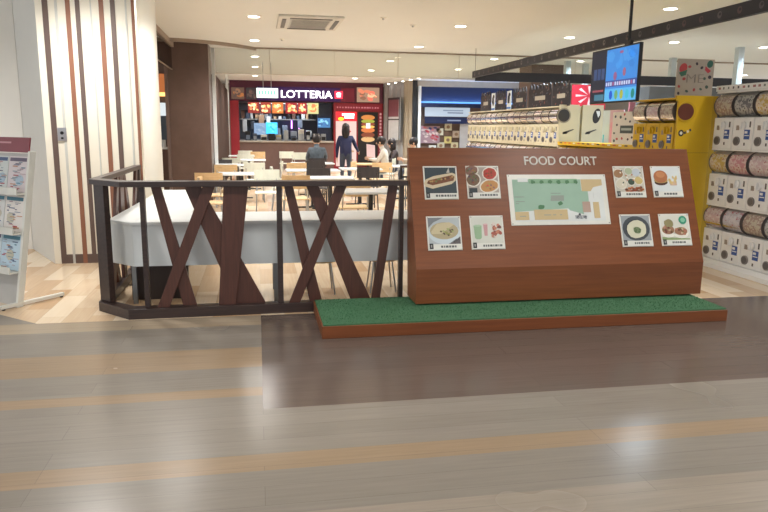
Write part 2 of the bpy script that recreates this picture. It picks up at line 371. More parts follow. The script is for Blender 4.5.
t = text('map_lettering', '現在地', .036, col((36, 40, 70)), mo, (.125, -.004, .047), .105, .0008)
scr = mat('small_screw', (150, 146, 140), .4, .6)
def screws(parent, w, h, n=0.003):
    for sx in (-1, 1):
        for z in (.012, h - .012):
            MB().tube((sx * (w / 2 - .012), -n, z), (sx * (w / 2 - .012), .001, z), .005, scr, n=8).build('screw', parent)
screws(mo, .886, .438)
# menu cards
def card(u, v, label, draw, bg):
    a = Art(.285, .283, .006, cw); rnd = random.Random(int(u * 100 + v * 7))
    a.rect(.04, .04, .96, .82, 1, bg); draw(a, rnd)
    a.rect(.02, .82, .98, .985, 5, cw); a.rect(.04, .8, .15, .96, 6, col((38, 42, 44))); a.rect(.075, .84, .115, .92, 7, col((150, 150, 146)))
    x = .3 + rnd.uniform(0, .1)
    for i in range(rnd.randint(5, 8)):
        w = rnd.uniform(.03, .08); a.rect(x, .865, min(x + w, .93), .925, 6, col((92, 96, 96))); x += w + .022
        if x > .88: break
    o = a.build('menu_card', bs); onboard(o, u, v, .007); o['label'] = label; screws(o, .285, .283)
    return o
def d_hotdog(a, r):
    a.poly([(.0, .52), (.06, .4), (.3, .3), (.85, .2), (.95, .24), (.97, .42), (.82, .54), (.25, .68), (.05, .62)], 2, col((206, 190, 160)))
    a.poly([(.08, .52), (.14, .43), (.85, .27), (.92, .32), (.88, .44), (.25, .58)], 3, col((120, 76, 50)))
    for i in range(14): a.disc(.14 + i * .055, .5 - i * .014 + r.uniform(-.03, .03), .032, .03, 4, col(r.choice([(150, 100, 60), (96, 60, 46), (172, 140, 90), (110, 120, 70)])), .3, 9, .2, r)
    a.poly([(.68, .2), (.76, .05), (.78, .2)], 4, col((190, 186, 176)))
def d_plates(a, r):
    for cu, cv, ru, rv, c in ((.16, .14, .2, .14, (128, 92, 78)), (.72, .24, .2, .17, (176, 62, 46)), (.2, .42, .2, .18, (112, 88, 66)), (.68, .62, .27, .17, (188, 136, 78))):
        a.disc(cu, cv, ru + .04, rv + .04, 2, col((224, 218, 206)), -.2)
        a.disc(cu, cv, ru, rv, 3, col(c), -.2, 20, .06, r)
        for i in range(9): a.disc(cu + r.uniform(-.6, .6) * ru, cv + r.uniform(-.6, .6) * rv, .035, .03, 4, col(tuple(int(x * r.choice([.75, 1.2])) for x in c)), r.random(), 8, .2, r)
    a.rect(.06, .68, .3, .82, 4, col((40, 52, 58)))
def d_curry(a, r):
    a.disc(.5, .5, .47, .32, 2, col((196, 208, 214))); a.disc(.5, .43, .42, .25, 3, col((172, 160, 128)))
    a.poly([(.12, .45), (.3, .22), (.66, .18), (.8, .25), (.4, .52), (.12, .52)], 4, col((196, 184, 150)))
    for i in range(16): a.disc(.4 + r.random() * .42, .36 + r.random() * .2, .035, .025, 5, col(r.choice([(150, 150, 90), (90, 76, 60), (160, 170, 110), (190, 180, 140)])), r.random(), 8, .2, r)
    a.poly([(.04, .04), (.5, .04), (.2, .18), (.04, .34)], 2, col((120, 124, 128))); a.poly([(.96, .6), (.96, .82), (.6, .82)], 2, col((96, 90, 92)))
def d_drink(a, r):
    a.poly([(.1, .3), (.34, .3), (.32, .66), (.27, .7), (.17, .7), (.12, .66)], 2, col((146, 176, 142))); a.disc(.22, .3, .12, .03, 3, col((170, 196, 166)))
    a.poly([(.39, .26), (.52, .26), (.5, .6), (.41, .6)], 2, col((196, 150, 152))); a.disc(.455, .26, .065, .02, 3, col((216, 180, 182)))
    for i in range(22): a.disc(.62 + r.random() * .28, .22 + r.random() * .4, .055, .05, 2 + i % 3, col(r.choice([(168, 92, 78), (196, 130, 104), (210, 200, 190), (120, 66, 60)])), r.random(), 9, .25, r)
def d_izakaya(a, r):
    for cu, cv, ru, c in ((.16, .24, .15, (150, 112, 76)), (.22, .56, .16, (206, 200, 180)), (.55, .5, .11, (58, 76, 60)), (.8, .46, .13, (196, 176, 116)), (.5, .16, .12, (170, 180, 150)), (.75, .2, .14, (188, 196, 204))):
        a.disc(cu, cv, ru + .025, ru + .02, 2, col((216, 212, 200))); a.disc(cu, cv, ru, ru * .9, 3, col(c), 0, 16, .06, r)
    for i in range(26): a.disc(.35 + r.random() * .58, .66 + r.random() * .14, .05, .035, 3, col(r.choice([(170, 80, 50), (130, 80, 60), (190, 120, 70)])), 0, 8, .2, r)
    for i in range(12): a.disc(r.uniform(.1, .9), r.uniform(.1, .6), .025, .025, 4, col(r.choice([(70, 80, 70), (230, 226, 214), (180, 120, 80)])), 0, 8, .2, r)
def d_burger(a, r):
    a.disc(.3, .52, .22, .1, 2, col((74, 48, 36))); a.disc(.3, .46, .23, .09, 3, col((176, 150, 90))); a.disc(.3, .34, .23, .2, 4, col((172, 108, 66)))
    a.disc(.3, .28, .15, .1, 5, col((192, 130, 84))); a.rect(.6, .5, .82, .62, 3, col((206, 176, 150)))
    for i in range(12): a.disc(.58 + r.random() * .26, .36 + r.random() * .18, .03, .05, 2 + i % 3, col((218, 192, 130)), r.uniform(-.5, .5), 8)
def d_udon(a, r):
    a.disc(.5, .44, .44, .38, 2, col((66, 72, 78))); a.disc(.5, .46, .34, .3, 3, col((44, 50, 56)))
    a.disc(.5, .47, .32, .28, 4, col((206, 204, 180)), 0, 14, .08, r); a.disc(.52, .5, .13, .1, 5, col((110, 126, 92)), .2, 12, .1, r)
    for i in range(6): a.disc(.52 + r.uniform(-.08, .08), .5 + r.uniform(-.06, .06), .03, .025, 6, col((84, 104, 66)), 0, 7, .2, r)
def d_bowls(a, r):
    a.poly([(.04, .72), (.96, .78), (.96, .82), (.04, .82)], 2, col((140, 160, 110)))
    for cu, cv, ru, rv in ((.26, .5, .24, .2), (.68, .55, .25, .18)):
        a.disc(cu, cv + .05, ru, rv, 2, col((230, 228, 218))); a.disc(cu, cv, ru * .85, rv * .7, 3, col((156, 116, 92)))
        for i in range(12): a.disc(cu + r.uniform(-.7, .7) * ru, cv + r.uniform(-.6, .5) * rv, .04, .035, 4, col(r.choice([(180, 120, 96), (120, 110, 66), (210, 190, 160), (110, 60, 50)])), 0, 8, .2, r)
    a.disc(.3, .3, .15, .13, 4, col((140, 132, 92)), 0, 12, .1, r); a.disc(.78, .2, .13, .13, 4, col((50, 146, 116))); a.disc(.78, .2, .08, .08, 5, col((130, 190, 160)), 0, 6)
for u, v, lb, fn, bg in (
    (1.475, .579, 'menu picture of a loaded hot dog in a tray on dark background', d_hotdog, col((56, 68, 74))),
    (1.838, .582, 'menu picture of four dishes with red and fried food', d_plates, col((168, 158, 148))),
    (1.472, .154, 'menu picture of a pale blue bowl of pasta', d_curry, col((176, 184, 188))),
    (1.836, .155, 'menu picture of a green drink, pink cup and fried snack', d_drink, col((206, 208, 198))),
    (3.16, .580, 'menu picture crowded with many small dishes', d_izakaya, col((190, 186, 172))),
    (3.515, .581, 'menu picture of a hamburger and fries on white', d_burger, col((212, 218, 218))),
    (3.164, .149, 'menu picture of noodles in a black bowl with green topping', d_udon, col((150, 156, 160))),
    (3.53, .149, 'menu picture of two meat bowls with a round green badge', d_bowls, col((212, 212, 202)))):
    card(u, v, lb, fn, bg)

# ================================================================== railing
rl = thing('railing', 'dark brown wooden railing with crossing slanted slats around the white counter', 'railing', (-.05, 5.5, 0))
def rb(mb, name, bevel=.003):
    mb.v = [(x + .05, y - 5.5, z) for x, y, z in mb.v]; return mb.build(name, rl, bevel)
path_out = [(-1.305, 7.8), (-1.305, 5.74), (-1.02, 5.43), (1.205, 5.48)]
path_in = [(1.205, 5.555), (-.99, 5.555), (-1.245, 5.80), (-1.245, 7.8)]
path_top = [(-1.315, 7.8), (-1.315, 5.72), (-1.03, 5.42), (1.205, 5.43)]
rb(MB().prism(path_top + path_in, 'z', 1.04, 1.082, dark_rail), 'top_rail')
rb(MB().prism(path_out + path_in, 'z', 0, .08, dark_rail), 'base_rail')
rb(MB().prism([(-1.30, 5.79), (-1.205, 5.69), (-1.17, 5.73), (-1.26, 5.82)], 'z', .08, 1.042, dark_rail), 'post')
for x, w in ((-.88, .038), (.165, .044), (1.165, .035)):
    rb(MB().box(x - w / 2, x + w / 2, 5.47, 5.53, .08, 1.042, dark_rail), 'post')
rb(MB().box(-1.30, -1.25, 7.72, 7.79, .08, 1.042, dark_rail), 'post')
sl = [  # top x0,x1, bottom x0,x1, y centre
    (-.82, -.747, -.614, -.506, 5.53), (-.422, -.327, -.808, -.716, 5.495), (-.573, -.448, -.198, .043, 5.53), (-.266, -.074, -.333, -.198, 5.50),
    (.204, .273, .402, .506, 5.53), (.623, .712, .23, .321, 5.495), (.379, .477, .747, .917, 5.53), (1.056, 1.134, .916, .989, 5.50)]
for a, b, c, d, y in sl:
    rb(MB().prism([(c, .078), (d, .078), (b, 1.047), (a, 1.047)], 'y', y - .014, y + .014, slat_w), 'slat')
for a, b, c, d, x in ((6.0, 6.1, 6.45, 6.57, -1.29), (6.5, 6.6, 6.05, 6.17, -1.262), (6.7, 6.88, 6.65, 6.8, -1.277), (6.95, 7.05, 7.3, 7.45, -1.29), (7.5, 7.6, 7.0, 7.1, -1.262)):
    rb(MB().prism([(c, .078), (d, .078), (b, 1.047), (a, 1.047)], 'x', x - .014, x + .014, slat_w), 'slat')

# ================================================================== white counter
ct = thing('counter', 'white L-shaped counter with a deep apron behind the slatted railing', 'counter', (0, 6.1, 0))
top = [(-1.03, 5.77), (2.5, 5.76), (2.5, 6.42), (-.6, 6.42), (-.66, 8.75), (-1.17, 8.75), (-1.24, 5.98)]
def ins(p, d):
    cx, cy = .2, 6.1
    return p
q = [(x, y - 6.1) for x, y in top]
MB().prism(q, 'z', .70, .725, white_gloss).build('countertop', ct, .003)
apr = MB(); am = mat('apron_laminate', (214, 220, 222), .4, var=.02)
q2 = [(-1.02, 5.785), (2.49, 5.775), (2.49, 6.405), (-.615, 6.405), (-.675, 8.735), (-1.155, 8.735), (-1.225, 5.99)]
apr.prism([(x, y - 6.1) for x, y in q2], 'z', .355, .70, am); apr.build('apron', ct)
lg = mat('leg_grey_metal', (140, 142, 144), .35, .8)
for x, y in ((-1.05, 5.95), (.135, 5.83), (.135, 6.33), (1.1, 6.33), (2.4, 5.83), (2.4, 6.33), (-.75, 8.6), (-1.1, 8.6), (-.75, 7.2), (-1.1, 7.2), (-.8, 6.33)):
    MB().box(x - .018, x + .018, y - 6.118, y - 6.082, 0, .356, lg).build('leg', ct)
MB().box(-1.1, -.62, -.02, .0, .0, .356, mat('counter_brace_dark', (58, 46, 42), .5)).build('brace_panel', ct)

# ================================================================== food court furniture
def chair(kind, sm, lm):
    t = thing(kind, 'x', 'chair', (0, 0, 0))
    s = MB(); s.box(-.2, .2, -.2, .19, .43, .448, sm); s.build('seat', t, .015)
    b = MB()
    n = 6
    for i in range(n):          # curved back, faces -Y; the back is at +Y
        a0, a1 = -.21 + .42 * i / n, -.21 + .42 * (i + 1) / n
        y0, y1 = .22 - (a0 / .21) ** 2 * .04, .22 - (a1 / .21) ** 2 * .04
        b.prism([(a0, y0), (a1, y1), (a1, y1 + .014), (a0, y0 + .014)], 'z', .60, .80, sm)
    b.build('backrest', t)
    for sx in (-1, 1):
        MB().tube((sx * .17, -.17, .43), (sx * .19, -.2, 0), .011, lm, n=8).build('leg', t)
        g = MB(); g.tube((sx * .17, .16, .43), (sx * .19, .21, 0), .011, lm, n=8); g.build('leg', t)
        MB().tube((sx * .17, .16, .43), (sx * .16, .215, .70), .011, lm, n=8).build('back_support', t)
    return t
white_pl = mat('white_chair_plastic', (218, 222, 210), .45); dkm = mat('dark_leg_metal', (60, 58, 58), .4, .5)
CW = chair('dining_chair', lt_wood, chrome); CWh = chair('dining_chair', white_pl, chrome); CD = chair('dining_chair', mat('dark_chair_seat', (52, 48, 50), .5), dkm)
used = set()
def put(p, x, y, rz, label):
    if p.name in used: return dup(p, (x, y, 0), rz, label, 'food court chairs')
    used.add(p.name); p.location = (x, y, 0); p.rotation_euler = (0, 0, rz); p['label'] = label; p['group'] = 'food court chairs'; return p
chairs = [
    (CW, -.74, 11.0, PI, 'pale wood dining chair nearest the brown column, back to the railing'),
    (CWh, -.58, 16.2, PI, 'white dining chair beside the white post left of the tables'),
    (CWh, -.06, 14.1, PI, 'white dining chair at the right end of the second left-hand table'),
    (CW, -.58, 13.3, PI, 'pale wood dining chair just behind the front left table'),
    (CWh, -.35, 21.2, PI, 'white dining chair farthest back on the left'),
    (CW, .02, 20.3, PI, 'pale wood dining chair far back before the burger counter'),
    (CWh, .30, 14.5, -PI / 2, 'white dining chair turned sideways in the middle aisle'),
    (CW, .72, 14.05, PI + .3, 'pale wood dining chair left of the third middle table'),
    (CW, .56, 10.4, PI, 'pale wood dining chair left of the nearest middle table'),
    (CWh, .15, 11.4, 0, 'white dining chair facing the railing behind the left wide slat'),
    (CWh, .85, 20.6, PI, 'white dining chair far back below the kitchen screens'),
    (CWh, 1.2, 19.4, 0, 'white dining chair far back near the person in grey'),
    (CW, 1.28, 9.2, PI, 'pale wood dining chair at the white table right behind the railing'),
    (CD, 1.05, 12.2, PI, 'dark dining chair in front of the second middle table'),
    (CD, 1.22, 14.9, PI, 'dark dining chair in front of the third middle table'),
    (CW, 1.85, 14.6, -PI / 2 - .4, 'pale wood dining chair between the grey and navy figures'),
    (CW, 2.55, 14.2, PI, 'pale wood dining chair before the table with the white jacket'),
    (CWh, 3.0, 16.0, -PI / 2 - .35, 'white dining chair under the person in the white jacket'),
    (CD, 3.72, 16.0, -PI / 2, 'dark dining chair under the person half hidden by the sign'),
    (CWh, 3.02, 13.2, PI, 'white dining chair close to the left edge of the sign'),
    (CD, 1.38, 16.2, PI, 'dark dining chair under the person in the grey jacket'),
    (CWh, .45, 12.4, PI / 2, 'white dining chair sideways between the left and middle tables'),
    (CW, -1.05 + .45, 9.9, PI / 2, 'pale wood dining chair sideways at the wing of the counter'),
    (CD, -.75, 15.4, PI, 'dark dining chair by the white post'),
    (CD, 2.0, 12.6, PI, 'dark dining chair at the end of the table right of the middle row'),
    (CWh, -.3, 18.2, PI, 'white dining chair behind the second left-hand table')]
for p, x, y, rz, lb in chairs: put(p, x, y, rz, lb)
def table(w, d, tm, h=.72):
    t = thing('dining_table', 'x', 'table')
    MB().box(-w / 2, w / 2, -d / 2, d / 2, h - .028, h, tm).build('tabletop', t, .006)
    MB().tube((0, 0, .02), (0, 0, h - .028), .03, dkm, n=14).build('pedestal', t)
    MB().box(-w * .35, w * .35, -.03, .03, 0, .025, dkm).box(-.03, .03, -d * .4, d * .4, 0, .025, dkm).build('foot', t, .004)
    return t
tw = mat('white_tabletop', (226, 230, 232), .25, var=.02)
def tb(x, y, w, m, label, d=.6):
    t = table(w, d, m); t.location = (x, y, 0); t['label'] = label; t['group'] = 'food court tables'; return t
tb(1.15, 10.95, .72, tw, 'white dining table nearest behind the railing in the middle')
tb(1.02, 12.95, 1.0, tw, 'second white dining table in the middle row behind the railing')
tb(1.22, 15.5, .95, tw, 'third white dining table in the middle row, before the person in grey')
tb(-.3, 12.0, .75, tw, 'white dining table nearest the brown column')
tb(-.42, 14.8, .9, tw, 'second white dining table beside the left brown wall')
tb(-.42, 19.4, .7, tw, 'farthest white dining table by the left brown wall')
tb(1.42, 8.6, .72, tw, 'small white dining table close behind the counter')
tb(2.45, 15.2, .62, lt_wood, 'pale wood dining table where the person in white reads')
tb(3.2, 14.4, .8, tw, 'white dining table next to the dark metal screen')
tb(-.2, 17.0, .8, tw, 'white dining table midway along the left brown wall')
tb(2.0, 13.4, .8, tw, 'white dining table in the aisle before the standing person')
# low dark screen with bars
sc3 = thing('divider_screen', 'low dark metal divider with thin vertical bars left of the sign', 'divider', (2.65, 11.3, 0))
fm = MB(); fm.box(-.28, -.25, 0, .03, 0, .88, black_p); fm.box(.42, .45, 0, .03, 0, .88, black_p); fm.box(-.28, .45, -.01, .04, .85, .89, wood('screen_cap', (60, 46, 42), (74, 56, 48))); fm.box(-.25, .42, 0, .03, .68, .71, black_p); fm.box(-.25, .42, 0, .03, .1, .13, black_p)
fm.build('frame', sc3)
for i in range(7): MB().box(-.18 + i * .085, -.172 + i * .085, .01, .02, .13, .68, black_p).build('bar', sc3)
# stools tucked under the counter
def stool(x, y, label):
    t = thing('stool', label, 'stool', (x, y, 0), 0, 'stools under the counter')
    MB().tube((0, 0, .30), (0, 0, .335), .16, lt_wood, n=28).build('seat', t, .004)
    for k in range(4):
        a = PI / 4 + k * PI / 2
        MB().tube((.12 * math.cos(a), .12 * math.sin(a), .30), (.17 * math.cos(a), .17 * math.sin(a), 0), .008, chrome, n=8).build('leg', t)
stool(1.12, 6.15, 'low stool with thin metal legs under the right end of the counter')
stool(.55, 6.15, 'low stool with thin metal legs under the counter behind the crossing slats')

# ================================================================== magazine rack
rk_m = mat('rack_white_metal', (222, 222, 214), .4)
rk = thing('magazine_rack', 'white leaning magazine rack with a maroon header beside the white wall', 'rack', (-1.99, 5.965, 0), math.radians(-39.7))
Wd = .84
for x in (0, -Wd):
    m_ = MB(); m_.prism([(-.02, 0), (.035, 0), (.265, 1.28), (.21, 1.28)], 'x', x - .014, x + .014, rk_m); m_.build('upright', rk, .002)
    MB().box(x - .016, x + .016, -.15, .42, .012, .04, rk_m).build('foot', rk, .002)
    for yy in (-.13, .4): MB().tube((x, yy, 0), (x, yy, .012), .014, black_p).build('glide', rk)
LA = -math.atan2(.24, 1.28)
def lz(z): return .24 * z / 1.28
hd = Art(Wd - .02, .125, .012, mat('maroon_header', (132, 52, 62), .4)); hd.rect(.06, .3, .7, .42, 1, col((196, 140, 146))); hd.rect(.1, .58, .5, .68, 1, col((170, 106, 114)))
h_ = hd.build('header_panel', rk); h_.location = (-Wd / 2 - .01, lz(1.27) - .02, 1.27); h_.rotation_euler = (LA, 0, 0)
shelves = (.955, .63, .31)
for z in shelves:
    s = MB(); y = lz(z); s.box(-Wd + .014, -.014, y - .10, y + .01, z - .03, z - .018, rk_m); s.box(-Wd + .014, -.014, y - .105, y - .095, z - .03, z + .03, rk_m); s.build('shelf', rk)
MB().prism([(.01, .0), (.02, 0), (.25, 1.26), (.24, 1.26)], 'x', -Wd + .014, -.014, mat('rack_backing', (186, 184, 180), .5)).build('back_panel', rk)
mags = [[(214, 204, 206), (206, 212, 210), (222, 214, 200)], [(228, 222, 216), (216, 216, 214), (206, 200, 210)], [(190, 212, 226), (206, 220, 226), (200, 206, 216)]]
acc = [(176, 60, 80), (70, 90, 130), (190, 120, 60), (100, 90, 110), (60, 120, 140)]
rk_m4 = Matrix.Translation(rk.location) @ Matrix.Rotation(math.radians(-39.7), 4, 'Z')
for i, z in enumerate(shelves):
    for j in range(3):
        rr = random.Random(i * 5 + j); a = Art(.255, .30, .008, col(mags[i][j]))
        a.rect(.06, .04, .94, .14, 1, col(rr.choice(acc)))
        for k in range(22):
            u = rr.uniform(.05, .7); v = .16 + k * .036; a.rect(u, v, min(.97, u + rr.uniform(.08, .3)), v + rr.uniform(.012, .03), 3, col(rr.choice(acc + [(150, 150, 156), (170, 140, 150)])))
        a.disc(rr.uniform(.3, .7), rr.uniform(.4, .7), .2, .15, 2, col(rr.choice([(206, 170, 170), (196, 190, 170), (170, 190, 206)])), 0, 14, .1, rr)
        o = a.build('magazine')
        pos = rk_m4 @ Vector((-.145 - j * .262, lz(z) - .022, z - .014))
        o.location = pos; o.rotation_euler = (LA, 0, math.radians(-39.7))
        tag(o, 'magazine on the %s shelf of the white rack, %s' % (['top', 'middle', 'bottom'][i], ['rightmost', 'in the centre', 'leftmost'][j]), 'magazine', 'magazines on the white rack')

# ================================================================== capsule machines
dome_m = clear('clear_dome_plastic', (248, 248, 248), -.08, .15)
dark_in = mat('machine_gap_grey', (104, 98, 98), .5)  # grey plates at both ends of the display drum
blue_l = mat('blue_price_label', (44, 84, 156), .4)
def art_mat(i):
    nm = 'capsule_art_%d' % i
    if nm in MC: return MC[nm]
    pal = [((214, 186, 190), (226, 214, 212), (176, 90, 104)), ((214, 184, 104), (226, 214, 190), (180, 110, 80)), ((222, 218, 226), (206, 204, 214), (190, 80, 96)),
           ((120, 120, 126), (190, 190, 188), (60, 60, 66)), ((216, 152, 158), (232, 206, 202), (180, 80, 96)), ((206, 198, 178), (176, 152, 140), (226, 220, 208))][i]
    m = bpy.data.materials.new(nm); m.use_nodes = True; nt = m.node_tree; b = nt.nodes['Principled BSDF']; b.inputs['Roughness'].default_value = .4
    tc = nt.nodes.new('ShaderNodeTexCoord'); v = nt.nodes.new('ShaderNodeTexNoise'); v.inputs['Scale'].default_value = 20; v.inputs['Detail'].default_value = 2
    r = nt.nodes.new('ShaderNodeValToRGB'); r.color_ramp.interpolation = 'CONSTANT'
    e = r.color_ramp.elements; e[0].position = 0; e[0].color = lin(pal[0]); e[1].position = .46; e[1].color = lin(pal[1])
    x = e.new(.6); x.color = lin(pal[2]); x = e.new(.66); x.color = lin(pal[0])
    nt.links.new(tc.outputs['Object'], v.inputs['Vector']); nt.links.new(v.outputs['Fac'], r.inputs['Fac']); nt.links.new(r.outputs['Color'], b.inputs['Base Color'])
    MC[nm] = m; return m
def machine(w, body_m, ai, name='capsule_machine', sign_col=None):
    t = thing(name, 'x', 'capsule machine'); h = w / 2 - .004
    MB().prism([(-.0, 0), (.38, 0), (.38, .62), (.13, .62), (.13, .335), (-.0, .335)], 'x', -h, h, body_m).build('body', t, .008)
    MB().box(-h, h, -.0, .14, .598, .62, body_m).build('top_rim', t, .004)
    # display drum: a barrel lying along the row
    cy, cz, rr = .095, .468, .128
    dr = MB(); n = 20; e = h - .012
    for i in range(n):
        a0 = PI * .5 + PI * i / n; a1 = PI * .5 + PI * (i + 1) / n
        # front half only (towards -Y)
        p = [(cy + rr * math.cos(a), cz + rr * math.sin(a)) for a in (a0, a1)]
        dr.add([(-e, p[0][0], p[0][1]), (e, p[0][0], p[0][1]), (e, p[1][0], p[1][1]), (-e, p[1][0], p[1][1])], [(0, 1, 2, 3)], dome_m, True)
    dr.build('dome', t)
    ar = MB(); r2 = rr - .006; e2 = e - .008
    for i in range(12):
        a0 = PI * .55 + PI * .9 * i / 12; a1 = PI * .55 + PI * .9 * (i + 1) / 12
        p = [(cy + r2 * math.cos(a), cz + r2 * math.sin(a)) for a in (a0, a1)]
        ar.add([(-e2, p[0][0], p[0][1]), (e2, p[0][0], p[0][1]), (e2, p[1][0], p[1][1]), (-e2, p[1][0], p[1][1])], [(0, 1, 2, 3)], art_mat(ai), True)
    ar.build('art_card', t)
    for sx in (-1, 1):
        en = MB()
        P2 = [(cy + rr * math.cos(PI * .5 + PI * i / 14), cz + rr * math.sin(PI * .5 + PI * i / 14)) for i in range(15)]
        en.prism(P2 , 'x', sx * e - .002, sx * e + .002, dark_in); en.build('drum_end', t)
    f = Art(w, .335, 0); 
    f.rect(.2, .03, .8, .1, 2, body_m)
    MB().tube((-w * .24, -.012, .085), (-w * .24, .002, .085), .048, mat('chute_ring_grey', (128, 124, 122), .4), n=20).tube((-w * .24, -.014, .085), (-w * .24, -.01, .085), .036, mat('chute_flap_grey', (92, 88, 88), .4), n=20).build('exit_chute', t)
    k = MB(); k.tube((w * .02, -.02, .25), (w * .02, .002, .25), .045, body_m, n=22); k.box(w * .02 - .008, w * .02 + .008, -.038, -.018, .212, .288, body_m); k.build('turning_dial', t)
    lb_ = Art(.085, .10, .002, blue_l, x0=w * .08, z0=.105); lb_.rect(.1, .15, .6, .4, 1, white_gloss); lb_.rect(.1, .55, .9, .65, 1, white_gloss); lb_.T = Matrix.Identity(4)
    o = lb_.build('price_label', t); o.location = (0, -.002, 0)
    MB().box(-w * .32, -w * .18, -.003, .001, .2, .25, mat('instruction_label', (150, 138, 128), .5)).build('instruction_plate', t)
    MB().box(w * .3, w * .36, -.003, .001, .23, .29, mat('coin_plate', (90, 86, 84), .4)).build('coin_slot', t)
    MB().box(w * .1, w * .16, -.003, .001, .04, .07, mat('coin_plate', (90, 86, 84), .4)).build('return_slot', t)
    return t
nth = ['first', 'second', 'third', 'fourth', 'fifth', 'sixth', 'seventh', 'eighth', 'ninth', 'tenth', 'eleventh', 'twelfth', 'thirteenth', 'fourteenth', 'fifteenth']
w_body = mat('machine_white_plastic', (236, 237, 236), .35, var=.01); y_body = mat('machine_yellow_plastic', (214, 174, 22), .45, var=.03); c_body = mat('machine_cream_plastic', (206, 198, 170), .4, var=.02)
def row(body_m, x, ynear, pitch, ncol, tiers, z0, color, where, group, order, tn):
    protos = {}
    for k in range(ncol):
        for j in range(tiers):
            ai = order[(k + 2 * j + (k // len(order))) % len(order)]
            y = ynear + .002 + pitch * (k + .5); z = z0 + .62 * j
            lb = '%s capsule machine, %s, %s from the near end %s' % (color, tn[j], nth[k], where)
            if ai in protos: dup(protos[ai], (x, y, z), -PI / 2, lb, group)
            else:
                t = machine(pitch, body_m, ai); t.location = (x, y, z); t.rotation_euler = (0, 0, -PI / 2); t['label'] = lb; t['group'] = group; protos[ai] = t
row(w_body, 5.07, 5.08, .32, 6, 3, .08, 'white', 'of the right-hand row', 'white capsule machines at the right', [4, 1, 3, 5, 2, 0], ['bottom tier', 'middle tier', 'top tier'])
row(c_body, 4.75, 10.40, .32, 15, 3, .02, 'cream', 'of the long row', 'cream capsule machines in the long row', [5, 0, 3, 5, 2], ['bottom tier', 'middle tier', 'top tier'])
row(y_body, 4.70, 7.19, .29, 3, 3, .02, 'yellow', 'of the tall yellow block', 'yellow capsule machines in the tall block', [5, 0, 5, 2], ['bottom tier', 'middle tier', 'top tier'])
row(y_body, 4.72, 8.08, .32, 7, 2, .05, 'yellow', 'of the low yellow row', 'yellow capsule machines in the low row', [1, 5, 0], ['lower tier', 'upper tier'])
# plinth and top strip of right row
pl = thing('machine_plinth', 'white sloping plinth under the right-hand capsule machines', 'plinth', (5.07, 6.05, 0), -PI / 2)
MB().prism([(-.10, 0), (.42, 0), (.42, .078), (-.02, .078), (-.10, .05)], 'x', -1.02, .98, w_body).build('plinth_body', pl, .004)
ts = thing('price_strip', 'white printed strip along the top of the right-hand capsule machines', 'sign strip', (5.07, 6.05, 1.942), -PI / 2)
a = Art(1.94, .06, .36, w_body)
for i in range(24): u = .02 + i * .04; a.rect(u, .3, u + R.uniform(.008, .025), .7, 1, col(R.choice([(90, 90, 96), (170, 120, 120), (120, 130, 130)])))
a.build('strip', ts)
for nm, x, y, n_c, lbl, bm, zz in (('row_plinth', 4.75, 12.81, 4.8, 'cream plinth under the long cream row of capsule machines', c_body, .018), ('row_plinth', 4.72, 9.2, 2.24, 'yellow plinth under the low yellow row', y_body, .048), ('row_plinth', 4.70, 7.625, .87, 'yellow plinth under the tall yellow block', y_body, .018)):
    o = MB().box(-.0, .38, -n_c / 2, n_c / 2, 0, zz, bm).build(nm); o.location = (x, y, 0); tag(o, lbl, 'plinth')
lidm = y_body
o = MB().box(0, .4, -1.12, 1.12, 0, .03, y_body); 
for i in range(14): o.box(-.004, 0, -1.0 + i * .15, -.93 + i * .15, .006, .024, col(R.choice([(200, 90, 60), (70, 70, 70), (230, 230, 220)])))
o = o.build('row_lid'); o.location = (4.72, 9.2, 1.292); tag(o, 'yellow lid strip with small marks on top of the low yellow row', 'board')  # lid slab closing the top of the low yellow row
# end panels
ye = thing('end_panel', 'plain bright yellow end panel of the tall capsule machine block', 'panel', (4.70, 7.15, 0))
prof = [(0.0, 0), (.43, 0), (.43, 1.9), (-.03, 1.9), (-.03, 1.85), (0, 1.83)]
MB().prism(prof, 'y', -.015, .02, y_body).build('face_panel', ye, .003)
MB().box(.432, .51, .0, .85, 0, 1.9, mat('yellow_side_shaded', (194, 156, 20), .45)).build('side_panel', ye, .003)  # deeper yellow paints in the shading of this side strip
MB().box(.0, .43, -.018, -.015, 1.258, 1.262, mat('yellow_seam', (150, 122, 20), .5)).build('seam', ye)
dk = Art(.24, .24, 0, None, x0=-.035, z0=1.60); dk.disc(.55, .5, .5, .46, 14, mat('yellow_hood', (202, 164, 22), .4), 0, 26); dk.disc(.5, .5, .42, .39, 15, mat('maroon_drum_end', (104, 54, 42), .4), 0, 26)
o = dk.build('drum_window', ye); o.location = (0, -.013, 0)
lo = Art(.17, .11, 0, None, x0=.02, z0=1.44); lo.disc(.22, .62, .2, .34, 2, col((40, 40, 40))); lo.disc(.22, .62, .1, .17, 3, col((230, 226, 210)))
lo.poly([(.42, .5), (.56, .42), (.6, .66), (.46, .74)], 2, col((60, 60, 60))); lo.poly([(.62, .36), (.74, .3), (.8, .52), (.68, .6)], 2, col((230, 226, 210))); lo.poly([(.8, .22), (.92, .16), (.97, .36), (.86, .44)], 2, col((60, 60, 60)))
o = lo.build('logo', ye); o.location = (0, -.015, 0)
